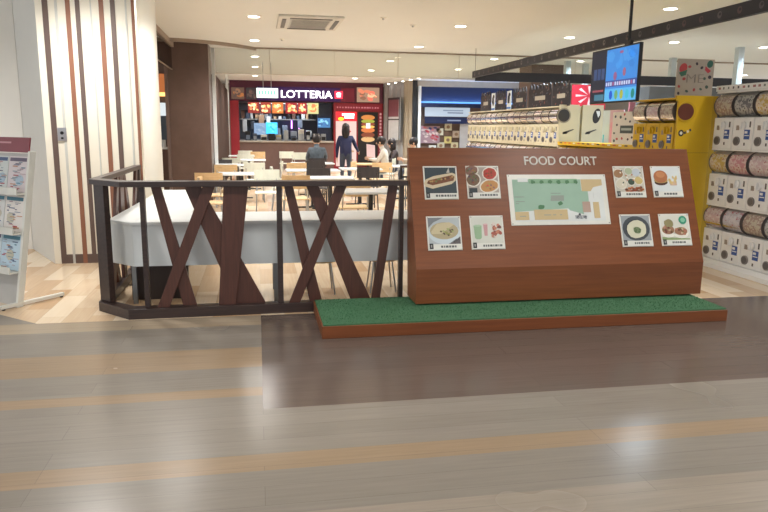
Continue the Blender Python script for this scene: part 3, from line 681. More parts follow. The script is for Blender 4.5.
for k, (x, w, lbl) in enumerate(((4.75, .33, 'cream end panel closing the near end of the long capsule row'), (5.14, .36, 'cream end panel with a black round mark beside the long row panel'))):
    ce = thing('end_panel', lbl, 'panel', (x, 10.375, 0)); MB().box(0, w, -.015, .02, 0, 1.9, c_body).build('face_panel', ce, .003)
    if k: MB().box(0, w, .02, .4, 0, 1.88, c_body).build('cabinet_body', ce)
    a = Art(.26, .26, 0, None, x0=-.06 if k == 0 else .14, z0=1.60)
    if k == 0:
        a.disc(.5, .5, .46, .46, 2, mat('drum_hood_grey', (150, 140, 120), .4), 0, 24); a.disc(.5, .5, .38, .38, 3, mat('drum_end_dark', (52, 50, 50), .4), 0, 24)
    else:
        a.disc(.4, .5, .26, .46, 2, mat('drum_end_dark', (52, 50, 50), .4), .2, 20); a.poly([(.34, .2), (.6, .2), (.6, .45), (.5, .6)], 3, white_gloss)
    o = a.build('round_mark', ce); o.location = (0, -.015, 0)
    b = Art(.2, .1, 0, None, x0=.06, z0=1.43); b.poly([(0, .7), (.2, .5), (.9, .1), (1, .2), (.3, .8), (.05, .95)], 2, col((90, 88, 84))); b.disc(.25, .7, .2, .2, 2, col((70, 68, 66)))
    o = b.build('logo', ce); o.location = (0, -.015, 0)
# black topper signs on cream row
bk = mat('black_topper_card', (44, 42, 48), .5)
for k, (y0, y1) in enumerate(((10.28, 10.94), (10.98, 11.95), (12.06, 12.76), (13.14, 13.7), (14.03, 14.67))):
    w = y1 - y0; rr = random.Random(k + 3); n = max(4, int(w / .13))
    a = Art(w, .40, .012, None); pts = [(0, 1), (0, .22)]
    for i in range(n): c = (i + .5) / n; hw = .4 / n; pts += [(c - hw, .2), (c - hw * .7, rr.uniform(.02, .1)), (c, rr.uniform(-.04, .04)), (c + hw * .7, rr.uniform(.03, .1)), (c + hw, .2)]
    pts += [(1, .22), (1, 1)]
    a.prism([(a.x0 + u * w, (1 - v) * .40) for u, v in pts], 'y', 0, .012, bk)
    for i in range(int(26 * w)): a.disc(rr.uniform(.04, .96), rr.uniform(.14, .92), .02 / w, .05, 1, col(rr.choice([(120, 90, 84), (84, 92, 110), (110, 104, 100), (140, 80, 74), (70, 66, 74)])), rr.random(), 8, .3, rr)
    a.rect(.3, .5, .75, .68, 2, col((190, 184, 170)))
    o = a.build('topper_sign'); o.location = (4.86, (y0 + y1) / 2, 1.882); o.rotation_euler = (0, 0, -PI / 2)
    tag(o, 'black patterned topper sign, %s from the near end of the cream row' % nth[k], 'sign', 'black topper signs on the cream row')
for k, (y0, y1) in enumerate(((12.84, 13.06), (13.76, 13.97))):
    a = Art(y1 - y0, .36, .01, white_gloss); a.disc(.45, .45, .3, .25, 1, col((30, 30, 34)), .3, 12, .2, R); a.disc(.6, .2, .25, .1, 1, col((30, 30, 34))); a.rect(.0, .85, 1, .95, 1, col((60, 110, 180)))
    o = a.build('topper_card'); o.location = (4.86, (y0 + y1) / 2, 1.882); o.rotation_euler = (0, 0, -PI / 2)
    tag(o, 'small white and black card %s' % ['right of the third black topper sign', 'between the two farthest black topper signs'][k], 'card')

# fruit patterned signs
def fruit(a, r, k, n):
    for i in range(n):
        u, v = k[i]; c = r.choice([(60, 50, 60), (176, 70, 70), (70, 90, 80), (60, 66, 90)])
        a.disc(u, v, r.uniform(.03, .05), r.uniform(.035, .05), 1, col(c), r.random() * 3, 12)
me = thing('shop_sign', 'beige sign card with ME lettering and fruit pattern on the yellow block', 'sign', (5.12, 7.5, 1.90))
a = Art(.48, .44, .012, mat('beige_sign_card', (176, 164, 150), .5)); rr = random.Random(4)
a.disc(.16, .24, .1, .13, 1, col((186, 60, 60)), .4); a.poly([(.05, .36), (.27, .28), (.24, .42), (.12, .46)], 2, col((60, 110, 84)))
a.disc(.88, .12, .08, .1, 1, col((50, 104, 88)), .3); a.poly([(.76, .18), (.92, .3), (.84, .36), (.75, .28)], 2, col((190, 60, 70)))
fruit(a, rr, [(.33, .2), (.52, .12), (.66, .22), (.2, .52), (.9, .46), (.08, .72), (.3, .84), (.5, .8), (.68, .78), (.84, .72), (.76, .5), (.08, .9)], 12)
a.build('card', me); text('lettering', 'ME', .15, mat('thin_grey_lettering', (138, 128, 122), .5), me, (-.11, -.004, .17), .22, .002, -.003)
me2 = thing('shop_sign', 'white fruit patterned card with a dark price bar on the low yellow row', 'sign', (4.73, 8.345, 1.325), -PI / 2)
a = Art(.60, .42, .012, mat('white_pattern_card', (222, 216, 204), .5)); a.rect(.35, .42, .88, .66, 1, col((64, 76, 72))); a.rect(.4, .5, .82, .57, 2, col((170, 180, 172)))
fruit(a, rr, [(.12, .14), (.2, .4), (.1, .66), (.24, .84), (.45, .82), (.7, .84), (.86, .78), (.34, .16), (.55, .22), (.74, .3), (.5, .08), (.9, .14), (.12, .9)], 13)
a.build('card', me2)
pk = thing('display_poster', 'pink poster with a painted pale blue highlight standing between the cream and yellow machines', 'poster', (5.2, 9.5, 0), -PI / 2)
a = Art(.6, 1.8, .012, mat('pale_pink_card', (206, 170, 184), .5))
a.rect(.0, .0, .35, 1, 1, col((200, 216, 226))); a.rect(.4, .1, .6, .8, 1, col((216, 150, 170))); a.rect(.05, .2, .12, .9, 2, col((90, 190, 220))); a.disc(.8, .3, .1, .2, 1, col((200, 150, 60)))  # pale blue band paints a highlight into the card colour
a.build('card', pk)

# ================================================================== hanging beam frame and screen
bmx = mat('beam_black_paint', (40, 40, 48), .5)
hb = thing('hanging_beam', 'long dark beam with small round logos hung above the capsule machines', 'beam', (4.35, 13.75, 2.53), -PI / 2)
a = Art(11.2, .125, .06, bmx, x0=0)
for i in range(40):
    u = .015 + i * .0248; c = R.choice([(96, 92, 94), (84, 78, 84), (116, 110, 108), (92, 72, 72)])
    a.disc(u, .5, .0028, .26, 1, col(c), 0, 14)
    a.disc(u + .0006, .45, .0015, .12, 2, bmx, 0, 10)
a.build('beam', hb)
for x in (.1, 11.1): MB().tube((x, .03, .12), (x, .03, .57), .004, black_p, n=8).build('hanger_rod', hb)
hb2 = thing('hanging_beam', 'dark far beam crossing above the capsule shop to the right', 'beam', (4.42, 13.75, 2.53))
MB().box(0, 9.5, -.03, .03, -.06, .125, bmx).build('beam', hb2)
for x in (9.0,): MB().tube((x, 0, .12), (x, 0, .57), .008, black_p, n=8).build('hanger_rod', hb2)
tv = thing('hanging_screen', 'flat display screen hung from the ceiling showing a bright blue picture', 'screen', (4.1, 7.56, 1.82), -PI / 2)
MB().box(-.54, .54, 0, .04, 0, .63, black_p).build('casing', tv, .004)
E = lambda c, e=1.0: col(c, e)
a = Art(1.05, .59, .001, None, z0=.02)
a.rect(0, 0, .34, 1, 1, E((34, 40, 58), .5)); a.rect(.34, 0, 1, 1, 1, E((62, 140, 222), .62))
rr = random.Random(9)
for i in range(7): a.disc(rr.uniform(.4, .95), rr.uniform(.08, .5), rr.uniform(.03, .09), rr.uniform(.05, .12), 2, E(rr.choice([(72, 152, 228), (86, 160, 230), (56, 132, 216)]), .62), 0, 12, .2, rr)
a.disc(.55, .52, .035, .08, 3, E((150, 96, 140), .6)); a.disc(.74, .46, .03, .08, 3, E((160, 100, 130), .6)); a.disc(.66, .08, .04, .025, 3, E((160, 90, 140), .6))
a.rect(.34, .6, 1, .72, 2, E((60, 84, 160), .6))
for i in range(13): u = .36 + i * .048; a.rect(u, .63, u + .03, .7, 3, E(rr.choice([(200, 210, 240), (170, 90, 130), (220, 190, 220)]), .6))
a.rect(.34, .76, 1, 1, 2, E((90, 180, 235), .65))
for i, c in enumerate([(30, 90, 210), (110, 170, 110), (170, 180, 70), (70, 190, 220), (40, 140, 130)]): a.disc(.48 + i * .115, .88, .035, .09, 3, E(c, .6), 0, 12)
for i in range(3): a.rect(.06 + i * .09, .34, .13 + i * .09, .56, 2, E((50, 70, 110), .8))
a.rect(.05, .76, .3, .8, 2, E((140, 70, 80), .8)); a.rect(.1, .85, .32, .97, 2, E((60, 110, 130), .8))
a.build('display', tv)
MB().tube((.27, .02, .63), (.27, .02, 1.28), .018, black_p, n=12).build('hanger_pole', tv)
MB().box(.21, .33, 0, .04, .63, .67, black_p).build('bracket', tv)

# ================================================================== burger shop facade at the back
YL = 25
bf = thing('burger_shop_front', 'red and purple LOTTERIA burger shop front with counter across the back', 'shop', (1.8, YL, 0))
def F(px0, px1, z0, z1, y0, y1, m, name, bevel=0): return MB().box(px0 - 1.8, px1 - 1.8, y0, y1, z0, z1, m).build(name, bf, bevel)
F(-.9, 4.56, 2.38, 3.1, .0, .25, mat('purple_sign_band', (84, 24, 52), .5), 'fascia')
F(.05, 3.0, 2.42, 2.9, -.04, 0, mat('purple_sign_glow', (58, 20, 84), emit=.45), 'sign_panel')
F(3.0, 3.5, 2.42, 2.9, -.03, 0, mat('maroon_sign_panel', (128, 30, 50), emit=.35), 'sign_panel')
text('sign_lettering', 'LOTTERIA', .36, mat('lit_white_letters', (255, 250, 255), emit=2.5), bf, (.88 - 1.8, -.07, 2.53), 1.82, .02, .002)
a = Art(.28, .26, .03, mat('lit_red_logo', (230, 40, 60), emit=2.2)); a.disc(.5, .4, .3, .22, 1, E((255, 220, 220), 3)); a.rect(.25, .55, .75, .8, 1, E((255, 200, 205), 3)); a.rect(.2, .46, .8, .53, 2, E((220, 40, 60), 1.5))
o = a.build('sign_logo', bf); o.location = (2.93 - 1.8, -.05, 2.53)
def pic(x, z, w, h, bg, blobs, name='menu_picture', y=-.05, e=1.2, seed=0):
    rr = random.Random(seed or int(x * 100)); a = Art(w, h, .02, E(bg, e))
    for i in range(14):
        c = rr.choice(blobs); a.disc(rr.uniform(.15, .85), rr.uniform(.2, .8), rr.uniform(.06, .2), rr.uniform(.06, .16), 1 + i % 4, E(c, e), rr.random(), 10, .15, rr)
    o = a.build(name, bf); o.location = (x - 1.8, y, z); return o
pic(-.62, 2.45, .45, .4, (104, 78, 66), [(150, 110, 84), (180, 110, 60), (90, 70, 64)], 'burger_picture', e=.6)
pic(-.15, 2.45, .38, .4, (60, 50, 54), [(90, 74, 70), (120, 90, 80)], 'burger_picture', e=.5)
pic(4.0, 2.42, .82, .52, (150, 120, 100), [(206, 120, 90), (220, 180, 140), (230, 110, 90), (130, 90, 70)], 'burger_picture', e=.9)
for k, (x0_, x1_) in enumerate(((-.28, .12), (.16, .52), (.56, .95), (1.03, 1.44), (1.47, 1.78), (1.81, 2.2))):
    pic((x0_ + x1_) / 2, 1.98, x1_ - x0_, .38, [(120, 40, 36), (130, 50, 40), (176, 100, 50), (130, 34, 40), (140, 40, 44), (170, 170, 120)][k], [(236, 150, 90), (250, 210, 160), (220, 110, 70), (240, 190, 120)], 'menu_board', e=1.3, seed=k + 40)
# kitchen behind
F(-.7, 2.75, 0, 2.4, 1.6, 1.7, mat('kitchen_back_wall', (92, 98, 110), .5), 'kitchen_wall')
F(-.9, -.6, 0, 2.4, -.02, .2, mat('red_side_panel', (150, 30, 44), .5), 'side_pillar')
F(-.6, 2.75, 2.36, 2.4, 0, 1.6, mat('kitchen_soffit', (60, 60, 70), .5), 'soffit')
F(2.2, 2.72, 1.03, 2.4, .3, .5, mat('navy_partition', (26, 38, 66), .5), 'partition')
F(-.6, 2.75, .96, 1.02, -.1, .55, mat('counter_top_pale', (176, 168, 156), .35), 'service_counter_top', .01)
cf = MB(); cfm = mat('counter_front_brown', (112, 86, 80), .5); cf.box(-2.4, .95, -.02, .5, 0, .96, cfm)
for i in range(5): cf.box(-2.38 + i * .67, -2.36 + i * .67, -.03, -.02, .05, .93, s_dk)
cf.build('service_counter_front', bf)
pic(.55, 1.25, .42, .42, (60, 170, 226), [(90, 200, 240), (40, 150, 210)], 'lit_screen', .9, 1.4)
pic(.12, 1.22, .42, .42, (130, 156, 186), [(150, 170, 190), (120, 146, 176)], 'lit_screen', .9, .8)
pic(2.42, 1.5, .45, .34, (60, 110, 160), [(130, 190, 220), (50, 90, 140)], 'lit_screen', .2, 1.0)
F(1.28, 1.32, 1.45, 1.75, 1.2, 1.25, mat('violet_tube', (200, 130, 255), emit=4), 'light_tube'); F(1.55, 1.59, 1.45, 1.75, 1.2, 1.25, mat('violet_tube', (200, 130, 255), emit=4), 'light_tube')
steel = mat('kitchen_steel', (160, 166, 172), .3, .7)
rr = random.Random(12)
for i in range(11):
    x = -.4 + i * .27; w = rr.uniform(.14, .24); h = rr.uniform(.15, .42)
    o = F(x, x + w, 1.02, 1.02 + h, .15 + rr.uniform(0, .2), .45, rr.choice([steel, black_p, col((176, 160, 120)), col((70, 80, 96)), col((190, 186, 176))]), 'kitchen_appliance', .015)
    F(x + .02, x + w - .02, 1.05, 1.02 + h * .6, .12, .15, rr.choice([black_p, col((96, 110, 128)), steel]), 'appliance_panel')
for i in range(16):
    x = -.55 + i * .17; h = rr.uniform(.08, .3)
    F(x, x + rr.uniform(.08, .15), 1.8, 1.8 + h, 1.15, 1.4, rr.choice([steel, col((200, 204, 208)), col((96, 70, 60)), col((70, 84, 104)), col((180, 150, 120)), black_p]), 'stored_box', .008)
F(-.6, 2.15, 2.12, 2.36, .95, 1.0, mat('dark_hood', (44, 48, 58), .5), 'hood')
for i in range(9):
    x = -.5 + i * .29; w = rr.uniform(.12, .26); z = rr.uniform(1.05, 1.5); h = rr.uniform(.15, .45)
    F(x, x + w, z, z + h, 1.0, 1.5, rr.choice([steel, col((60, 66, 78)), col((206, 210, 214)), col((120, 132, 150)), col((150, 120, 96))]), 'kitchen_equipment', .015)
F(-.6, 2.2, 1.76, 1.8, 1.1, 1.5, steel, 'wall_shelf'); F(-.6, 2.2, 1.02, 1.05, .9, 1.6, steel, 'back_counter')
kl = bpy.data.lights.new('kitchen_fill_lamp', 'AREA'); kl.size = 2.2; kl.shape = 'RECTANGLE'; kl.size_y = .15; kl.energy = 26; kl.color = (.85, .93, 1)
ko = bpy.data.objects.new('kitchen_fill_lamp', kl); C.objects.link(ko); ko.parent = bf; ko.location = (-.8, .6, 2.33)  # unseen area lamp added to brighten the kitchen
F(-.1, 1.9, 2.345, 2.36, .82, .98, mat('tube_cover', (240, 246, 250), emit=1.5), 'ceiling_tube')
# red frame with posters at right
F(2.75, 4.56, 0, 2.38, -.02, .2, mat('crimson_wall', (140, 24, 38), .5), 'red_wall')
a = Art(1.7, .2, .02, mat('crimson_band', (156, 34, 50), emit=.3)); 
for i in range(16): u = .04 + i * .058; a.rect(u, .4, u + rr.uniform(.02, .045), .65, 1, E((210, 130, 140), .6))
o = a.build('header_band', bf); o.location = (3.65 - 1.8, -.04, 2.13)
a = Art(.75, 1.95, .02, E((214, 186, 180), .8)); a.rect(0, 0, 1, .17, 1, E((214, 30, 40), 1.6)); a.disc(.25, .13, .14, .03, 3, E((230, 200, 40), 1.6)); a.rect(.3, .03, .9, .07, 2, E((255, 230, 230), 2)); a.rect(.42, .08, .88, .12, 2, E((255, 240, 240), 2.4))
for i in range(18): a.disc(rr.uniform(.15, .85), rr.uniform(.22, .95), .09, .02, 2, E(rr.choice([(200, 110, 90), (190, 60, 60), (180, 140, 110)]), .8), 0, 10)
o = a.build('poster', bf); o.location = (3.2 - 1.8, -.05, .12)
a = Art(.74, 1.95, .02, E((26, 18, 18), .5)); 
for v, rv, c in ((.1, .05, (190, 120, 60)), (.17, .035, (150, 160, 60)), (.22, .04, (130, 60, 40)), (.27, .03, (220, 180, 90)), (.33, .05, (196, 110, 60)), (.42, .05, (120, 60, 40)), (.5, .05, (200, 160, 110))): a.disc(.5, v, .34, rv, 2, E(c, .9), 0, 16)
a.rect(.4, .2, .62, .3, 3, E((220, 220, 225), .9)); o = a.build('poster', bf); o.location = (4.0 - 1.8, -.05, .12)
a = Art(.13, 1.5, .02, mat('crimson_strip', (150, 30, 44), emit=.25))
for i in range(12): a.rect(.25, .04 + i * .08, .8, .09 + i * .08, 1, E((210, 150, 150), .5))
o = a.build('side_strip', bf); o.location = (4.46 - 1.8, -.05, .6)
# hanging light box
lb = thing('hanging_light_box', 'small lit white hanging sign with green writing before the burger shop', 'sign', (.29, 18, 2.23))
MB().box(-.27, .27, -.04, .04, 0, .24, mat('lit_white_box', (225, 240, 232), emit=1.2)).build('box', lb, .008)
a = Art(.5, .2, 0, None, z0=.02); 
for i in range(6): a.rect(.06 + i * .15, .25, .15 + i * .15, .7, 2, E((120, 200, 170), 1.2))
o = a.build('lettering', lb); o.location = (0, -.041, 0)
for x in (-.1, .1): MB().tube((x, 0, .24), (x, 0, .87), .008, chrome, n=8).build('rod', lb)

# ridged pale wall between burger shop and blue shop
rw = MB(); rm_ = mat('ridged_pale_wall', (146, 148, 150), .5); rd = mat('ridged_wall_beige', (160, 150, 132), .5)
import itertools
P0, P1 = Vector((4.57, 24.9)), Vector((5.2, 23.0))
n = 7
for i in range(n):
    a_, b_ = P0.lerp(P1, i / n), P0.lerp(P1, (i + .55) / n); c_ = P0.lerp(P1, (i + 1) / n)
    m = rm_ if i < 5 else rd
    rw.prism([(a_.x, a_.y), (b_.x - .03, b_.y), (c_.x, c_.y), (c_.x + .12, c_.y + .04), (a_.x + .12, a_.y + .04)], 'z', 0, 3.1, m)
struct(rw.build('wall_ridged'))
wf = thing('framed_panel', 'dark framed panel with maroon top on the ridged pale wall', 'panel', (4.72, 23.8, 1.1), -math.atan2(1.9, .63) )
a = Art(.85, 1.45, .03, mat('pale_panel_glass', (180, 184, 186), .4)); a.rect(0, 0, 1, .05, 1, black_p); a.rect(0, .05, .9, .45, 1, col((112, 62, 72))); a.rect(0, .5, 1, .53, 1, black_p); a.rect(0, 0, .07, 1, 2, black_p); a.rect(.93, 0, 1, 1, 2, black_p)
a.build('panel', wf)
for i in range(5):
    t = thing('track_spotlight', '%s small ceiling spotlight in the line along the ridged wall' % ['farthest', 'fourth', 'third', 'second', 'nearest'][i], 'ceiling light', (4.62 + i * .1, 24.3 - i * .75, 3.1), 0, 'ridged wall spotlights')
    MB().tube((0, 0, -.06), (0, 0, 0), .05, ring_m, n=16).build('housing', t); MB().tube((0, 0, -.066), (0, 0, -.06), .045, em, n=16).build('diffuser', t)
# blue lit shop
bsn = thing('blue_shop_front', 'shop front with a blue canopy with painted-in glow and dark frame behind the cream machines', 'shop', (6.4, 23, 0))
def G(x0, x1, z0, z1, y0, y1, m, nm): return MB().box(x0 - 6.4, x1 - 6.4, y0, y1, z0, z1, m).build(nm, bsn)
G(5.2, 5.36, 0, 3.1, -.05, .3, mat('black_frame', (24, 28, 34), .4), 'frame_post')
G(5.4, 5.5, 0, 2.92, -.03, .1, white_gloss, 'white_post')
G(5.36, 9.2, 2.9, 3.1, 0, .3, mat('shop_fascia_beige', (170, 160, 146), .5), 'fascia')
G(5.5, 9.2, 2.42, 2.9, .0, .1, mat('blue_canopy_painted_glow', (20, 44, 92), emit=.3), 'canopy')  # dim emission paints the light strip's wash onto the panel
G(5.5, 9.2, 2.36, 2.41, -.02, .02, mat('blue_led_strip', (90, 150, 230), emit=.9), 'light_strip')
G(5.5, 9.2, 2.22, 2.36, .0, .1, mat('navy_band', (26, 40, 84), .5), 'navy_band')
G(5.4, 9.2, 0, 2.3, .5, .6, mat('shop_inside_brown', (116, 92, 80), .6), 'inner_wall')
bl = bpy.data.lights.new('canopy_wash', 'AREA'); bl.shape = 'RECTANGLE'; bl.size = 3.4; bl.size_y = .04; bl.energy = 14; bl.color = (.25, .5, 1)
bo = bpy.data.objects.new('canopy_wash', bl); C.objects.link(bo); bo.parent = bsn; bo.location = (.9, -.12, 2.40); bo.rotation_euler = (PI - .5, 0, 0)
a = Art(1.6, .32, .04, E((176, 190, 206), .7)); a.rect(.4, .3, .85, .42, 1, E((120, 136, 160), .7)); a.rect(.5, .55, .85, .66, 1, E((90, 100, 130), .7))
o = a.build('white_sign', bsn); o.location = (6.5 - 6.4, .2, 1.92)
a = Art(1.6, .22, .04, mat('navy_sign', (26, 42, 86), emit=.4)); a.rect(.5, .4, .8, .6, 1, E((150, 160, 190), .6)); o = a.build('navy_sign', bsn); o.location = (6.5 - 6.4, .2, 1.68)
rr = random.Random(5)
a = Art(.7, .6, .02, col((170, 140, 150)))
for i in range(26): a.disc(rr.uniform(.1, .9), rr.uniform(.1, .9), .1, .06, 1 + i % 3, col(rr.choice([(190, 60, 80), (220, 200, 200), (70, 80, 140), (200, 110, 120)])), rr.random(), 9, .2, rr)
o = a.build('colourful_display', bsn); o.location = (5.95 - 6.4, .42, 1.0)
for i, (x, z) in enumerate(((6.3, 1.28), (6.6, 1.45), (6.6, 1.0), (6.35, .8), (6.9, 1.2), (6.05, .7), (6.85, .8))):
    a = Art(.26, .24, .02, col([(216, 214, 200), (210, 200, 170), (216, 200, 130), (206, 200, 180), (190, 170, 150), (226, 222, 214), (216, 206, 170)][i])); a.disc(.5, .5, .25, .25, 1, col((150, 120, 96)), 0, 10); o = a.build('notice', bsn); o.location = (x - 6.4, .42, z)
G(7.0, 7.5, 0, 1.7, .3, .35, mat('tall_white_board', (200, 200, 206), .5), 'tall_board')
G(5.4, 6.3, 0, .75, .1, .5, mat('white_counter_box', (206, 204, 200), .5), 'display_counter')

# right side background
o = struct(MB().box(6.75, 7.6, 16.5, 17.3, 0, 3.1, mat('far_brown_column', (104, 84, 76), .5)).build('trim_far_column'))
o = struct(MB().box(7.9, 8.3, 19.5, 19.9, 0, 3.1, white_paint).build('trim_pale_column'))
for k, (x, y) in enumerate(((7.23, 15.5), (7.94, 16.0), (9.11, 14.2), (10.09, 14.8), (9.16, 12.1))):
    o = MB().box(x - .06, x + .06, y - .06, y + .06, 0, 3.1, mat('pale_blue_post', (196, 206, 210), .4)).build('white_post')
    struct(o); o.name = 'trim_%d' % (k + 20)
sh = thing('display_shelf', 'tall grey display shelf behind the right-hand capsule machines', 'shelf', (7.6, 10.4, 0))
MB().box(-1.3, 1.3, 0, .4, 0, 2.22, mat('shelf_grey', (110, 116, 122), .5)).build('body', sh, .01)
for i, (u, c) in enumerate(((-.9, (40, 40, 46)), (-.5, (150, 160, 140)), (-.1, (60, 60, 66)), (.4, (120, 120, 126)), (.8, (50, 50, 56)))): MB().box(u, u + .25, -.02, 0, 1.6, 2.0, col(c)).build('front_panel', sh)
for k, (x0_, x1_, y, z0_, z1_, c, lbl) in enumerate(((5.82, 6.5, 12.2, 1.9, 2.34, (186, 40, 56), 'red poster with pale rays between the black toppers and the screen'), (6.6, 7.2, 11.5, 1.8, 2.2, (206, 130, 140), 'pink poster right of the hanging screen behind the yellow block'))):
    a = Art(x1_ - x0_, z1_ - z0_, .03, col(c)); rr = random.Random(k)
    for i in range(8):
        t = i * PI / 4; a.poly([(.5 + .06 * math.cos(t), .45 + .06 * math.sin(t)), (.5 + .4 * math.cos(t - .12), .45 + .4 * math.sin(t - .12)), (.5 + .4 * math.cos(t + .12), .45 + .4 * math.sin(t + .12))], 1, col((226, 190, 190)))
    st = thing('standing_poster', lbl, 'poster', ((x0_ + x1_) / 2, y, 0)); o = a.build('poster', st); o.location = (0, 0, z0_)
    MB().box(-.03, .03, .03, .06, 0, z1_ - .1, black_p).box(-.2, .2, -.15, .2, 0, .02, black_p).build('stand', st)

# left background shop seen beside the column
ls = thing('left_shop_front', 'dim shop counter with an orange lit fascia left of the brown column', 'shop', (-2.3, 16, 0))
MB().box(-1.6, .6, 0, .1, 0, 3.1, mat('left_shop_wall', (84, 70, 66), .6)).build('back_wall', ls)
MB().box(-1.6, .6, -.05, 0, 2.22, 2.62, mat('orange_fascia', (190, 110, 60), emit=.6)).build('fascia', ls)
MB().box(-1.6, .6, -.08, -.05, 2.14, 2.22, mat('amber_light_strip', (255, 200, 110), emit=1.6)).build('light_strip', ls)
MB().box(-1.6, .6, -.04, 0, 1.72, 2.0, mat('lit_white_menu', (206, 216, 220), emit=.8)).build('menu_strip', ls)
MB().box(-1.6, .6, -.03, 0, 1.2, 1.72, mat('blue_grey_glass', (70, 86, 104), .3)).build('display_window', ls)
MB().box(-1.6, .6, -.4, 0, 0, 1.0, mat('left_counter_brown', (96, 68, 58), .5)).build('counter_front', ls)
MB().box(-1.6, .6, -.42, 0, 1.0, 1.04, white_gloss).build('counter_top', ls)
for i in range(8): MB().tube((-.9 + i * .17, -.2, 1.04), (-.9 + i * .17, -.2, 1.16 + (i % 3) * .04), .04, white_gloss, n=10).build('cup', ls)

# ================================================================== people
def person(label, loc, rz, pose, mats, hair, scale=.91, extra=None):
    skin = mat('skin_tone', (206, 164, 138), .5)
    if pose == 'stand':
        J = {'pel': (0, 0, .93, .155), 'wst': (0, 0, 1.08, .145), 'chs': (0, .01, 1.27, .165), 'nkb': (0, 0, 1.42, .075), 'nk': (0, -.01, 1.47, .052), 'hd0': (0, -.02, 1.545, .078), 'hd1': (0, -.02, 1.63, .092), 'hd2': (0, -.01, 1.70, .06)}
        for s, sg in (('l', -1), ('r', 1)):
            J[s + 'sh'] = (sg * .17, .01, 1.38, .065); J[s + 'hp'] = (sg * .09, 0, .88, .095); J[s + 'kn'] = (sg * .1, -.02, .5, .062); J[s + 'an'] = (sg * .1, .02, .09, .042); J[s + 'to'] = (sg * .12, -.13, .04, .036)
            J[s + 'el'] = (sg * .23, .04, 1.10, .06); J[s + 'wr'] = (sg * .24, -.06, .87, .032)
        J['lel'] = (-.27, -.02, 1.14, .05); J['lwr'] = (-.33, -.2, 1.02, .032)   # elbow out, hand forward
    else:
        J = {'pel': (0, 0, .54, .14), 'wst': (0, -.01, .68, .125), 'chs': (0, -.05, .88, .145), 'nkb': (0, -.08, 1.03, .075), 'nk': (0, -.1, 1.08, .052), 'hd0': (0, -.13, 1.14, .078), 'hd1': (0, -.14, 1.22, .092), 'hd2': (0, -.13, 1.29, .06)}
        for s, sg in (('l', -1), ('r', 1)):
            J[s + 'sh'] = (sg * .17, -.04, .99, .065); J[s + 'hp'] = (sg * .1, -.05, .53, .095); J[s + 'kn'] = (sg * .11, -.44, .52, .065); J[s + 'an'] = (sg * .11, -.40, .1, .042); J[s + 'to'] = (sg * .11, -.54, .045, .036)
            J[s + 'el'] = (sg * .22, -.16, .76, .05); J[s + 'wr'] = (sg * .14, -.36, .80, .032)
    Ed = [('pel', 'wst'), ('wst', 'chs'), ('chs', 'nkb'), ('nkb', 'nk'), ('nk', 'hd0'), ('hd0', 'hd1'), ('hd1', 'hd2')]
    for s in 'lr': Ed += [('chs', s + 'sh'), (s + 'sh', s + 'el'), (s + 'el', s + 'wr'), ('pel', s + 'hp'), (s + 'hp', s + 'kn'), (s + 'kn', s + 'an'), (s + 'an', s + 'to')]
    for s, sg in (('l', -1), ('r', 1)):
        w = Vector(J[s + 'wr'][:3]); e = Vector(J[s + 'el'][:3]); d = (w - e).normalized(); side = d.cross(Vector((sg, 0, 0))).normalized() if abs(d.x) < .9 else Vector((0, 1, 0))
        pm = w + d * .07; J[s + 'pm'] = (*pm, .026); Ed.append((s + 'wr', s + 'pm'))
        for k, (o_, ln) in enumerate(((-.03, .06), (-.01, .075), (.01, .07), (.03, .055))):
            b = pm + d * .03 + side * o_; c = b + d * ln + Vector((-sg, 0, 0)) * .015
            J['%sf%d' % (s, k)] = (*b, .010); J['%sg%d' % (s, k)] = (*c, .008); Ed += [(s + 'pm', '%sf%d' % (s, k)), ('%sf%d' % (s, k), '%sg%d' % (s, k))]
        th = w + d * .03 + side * -.035; th2 = th + d * .04 + side * -.015; J[s + 't0'] = (*th, .011); J[s + 't1'] = (*th2, .009); Ed += [(s + 'pm', s + 't0'), (s + 't0', s + 't1')]
    names = list(J); me = bpy.data.meshes.new('body_skeleton'); me.from_pydata([J[n][:3] for n in names], [(names.index(a), names.index(b)) for a, b in Ed], [])
    tmp = bpy.data.objects.new('body_skeleton', me); C.objects.link(tmp)
    sk = tmp.modifiers.new('skin', 'SKIN'); sk.use_smooth_shade = True
    for i, n in enumerate(names):
        r = J[n][3]; sv = me.skin_vertices[0].data[i]; sv.radius = (r * (1.15 if n in ('chs', 'pel', 'wst') else 1), r * (.8 if n in ('chs', 'wst') else 1)); sv.use_root = (n == 'pel')
    ss = tmp.modifiers.new('sub', 'SUBSURF'); ss.levels = 1; ss.render_levels = 1
    bm_ = bpy.data.meshes.new_from_object(tmp.evaluated_get(bpy.context.evaluated_depsgraph_get())); bpy.data.objects.remove(tmp)
    jac, tro, shoe = mats; bm_.materials.clear()
    for m in (skin, jac, tro, shoe): bm_.materials.append(m)
    def reg(e):
        a, b = e
        if b in ('nk', 'hd0', 'hd1', 'hd2') or b[1:] in ('pm', 't0', 't1') or b[1] in 'fg' and b[-1].isdigit(): return 0
        if b[1:] in ('hp', 'kn', 'an'): return 2
        if b[1:] == 'to': return 3
        return 1
    segs = []
    for e in Ed:
        p, q = Vector(J[e[0]][:3]), Vector(J[e[1]][:3]); segs.append((p, q, (J[e[0]][3] + J[e[1]][3]) / 2, reg(e)))
    for f in bm_.polygons:
        c = f.center; best = None
        for p, q, r, k in segs:
            d = q - p; t = max(0, min(1, (c - p).dot(d) / max(1e-9, d.dot(d)))); dist = (c - (p + d * t)).length / r
            if best is None or dist < best[0]: best = (dist, k)
        f.material_index = best[1]; f.use_smooth = True
    t = thing('person', label, 'person', loc, rz); t.scale = (scale,) * 3
    o = bpy.data.objects.new('body', bm_); C.objects.link(o); o.parent = t
    hx, hy, hz = J['hd1'][:3]
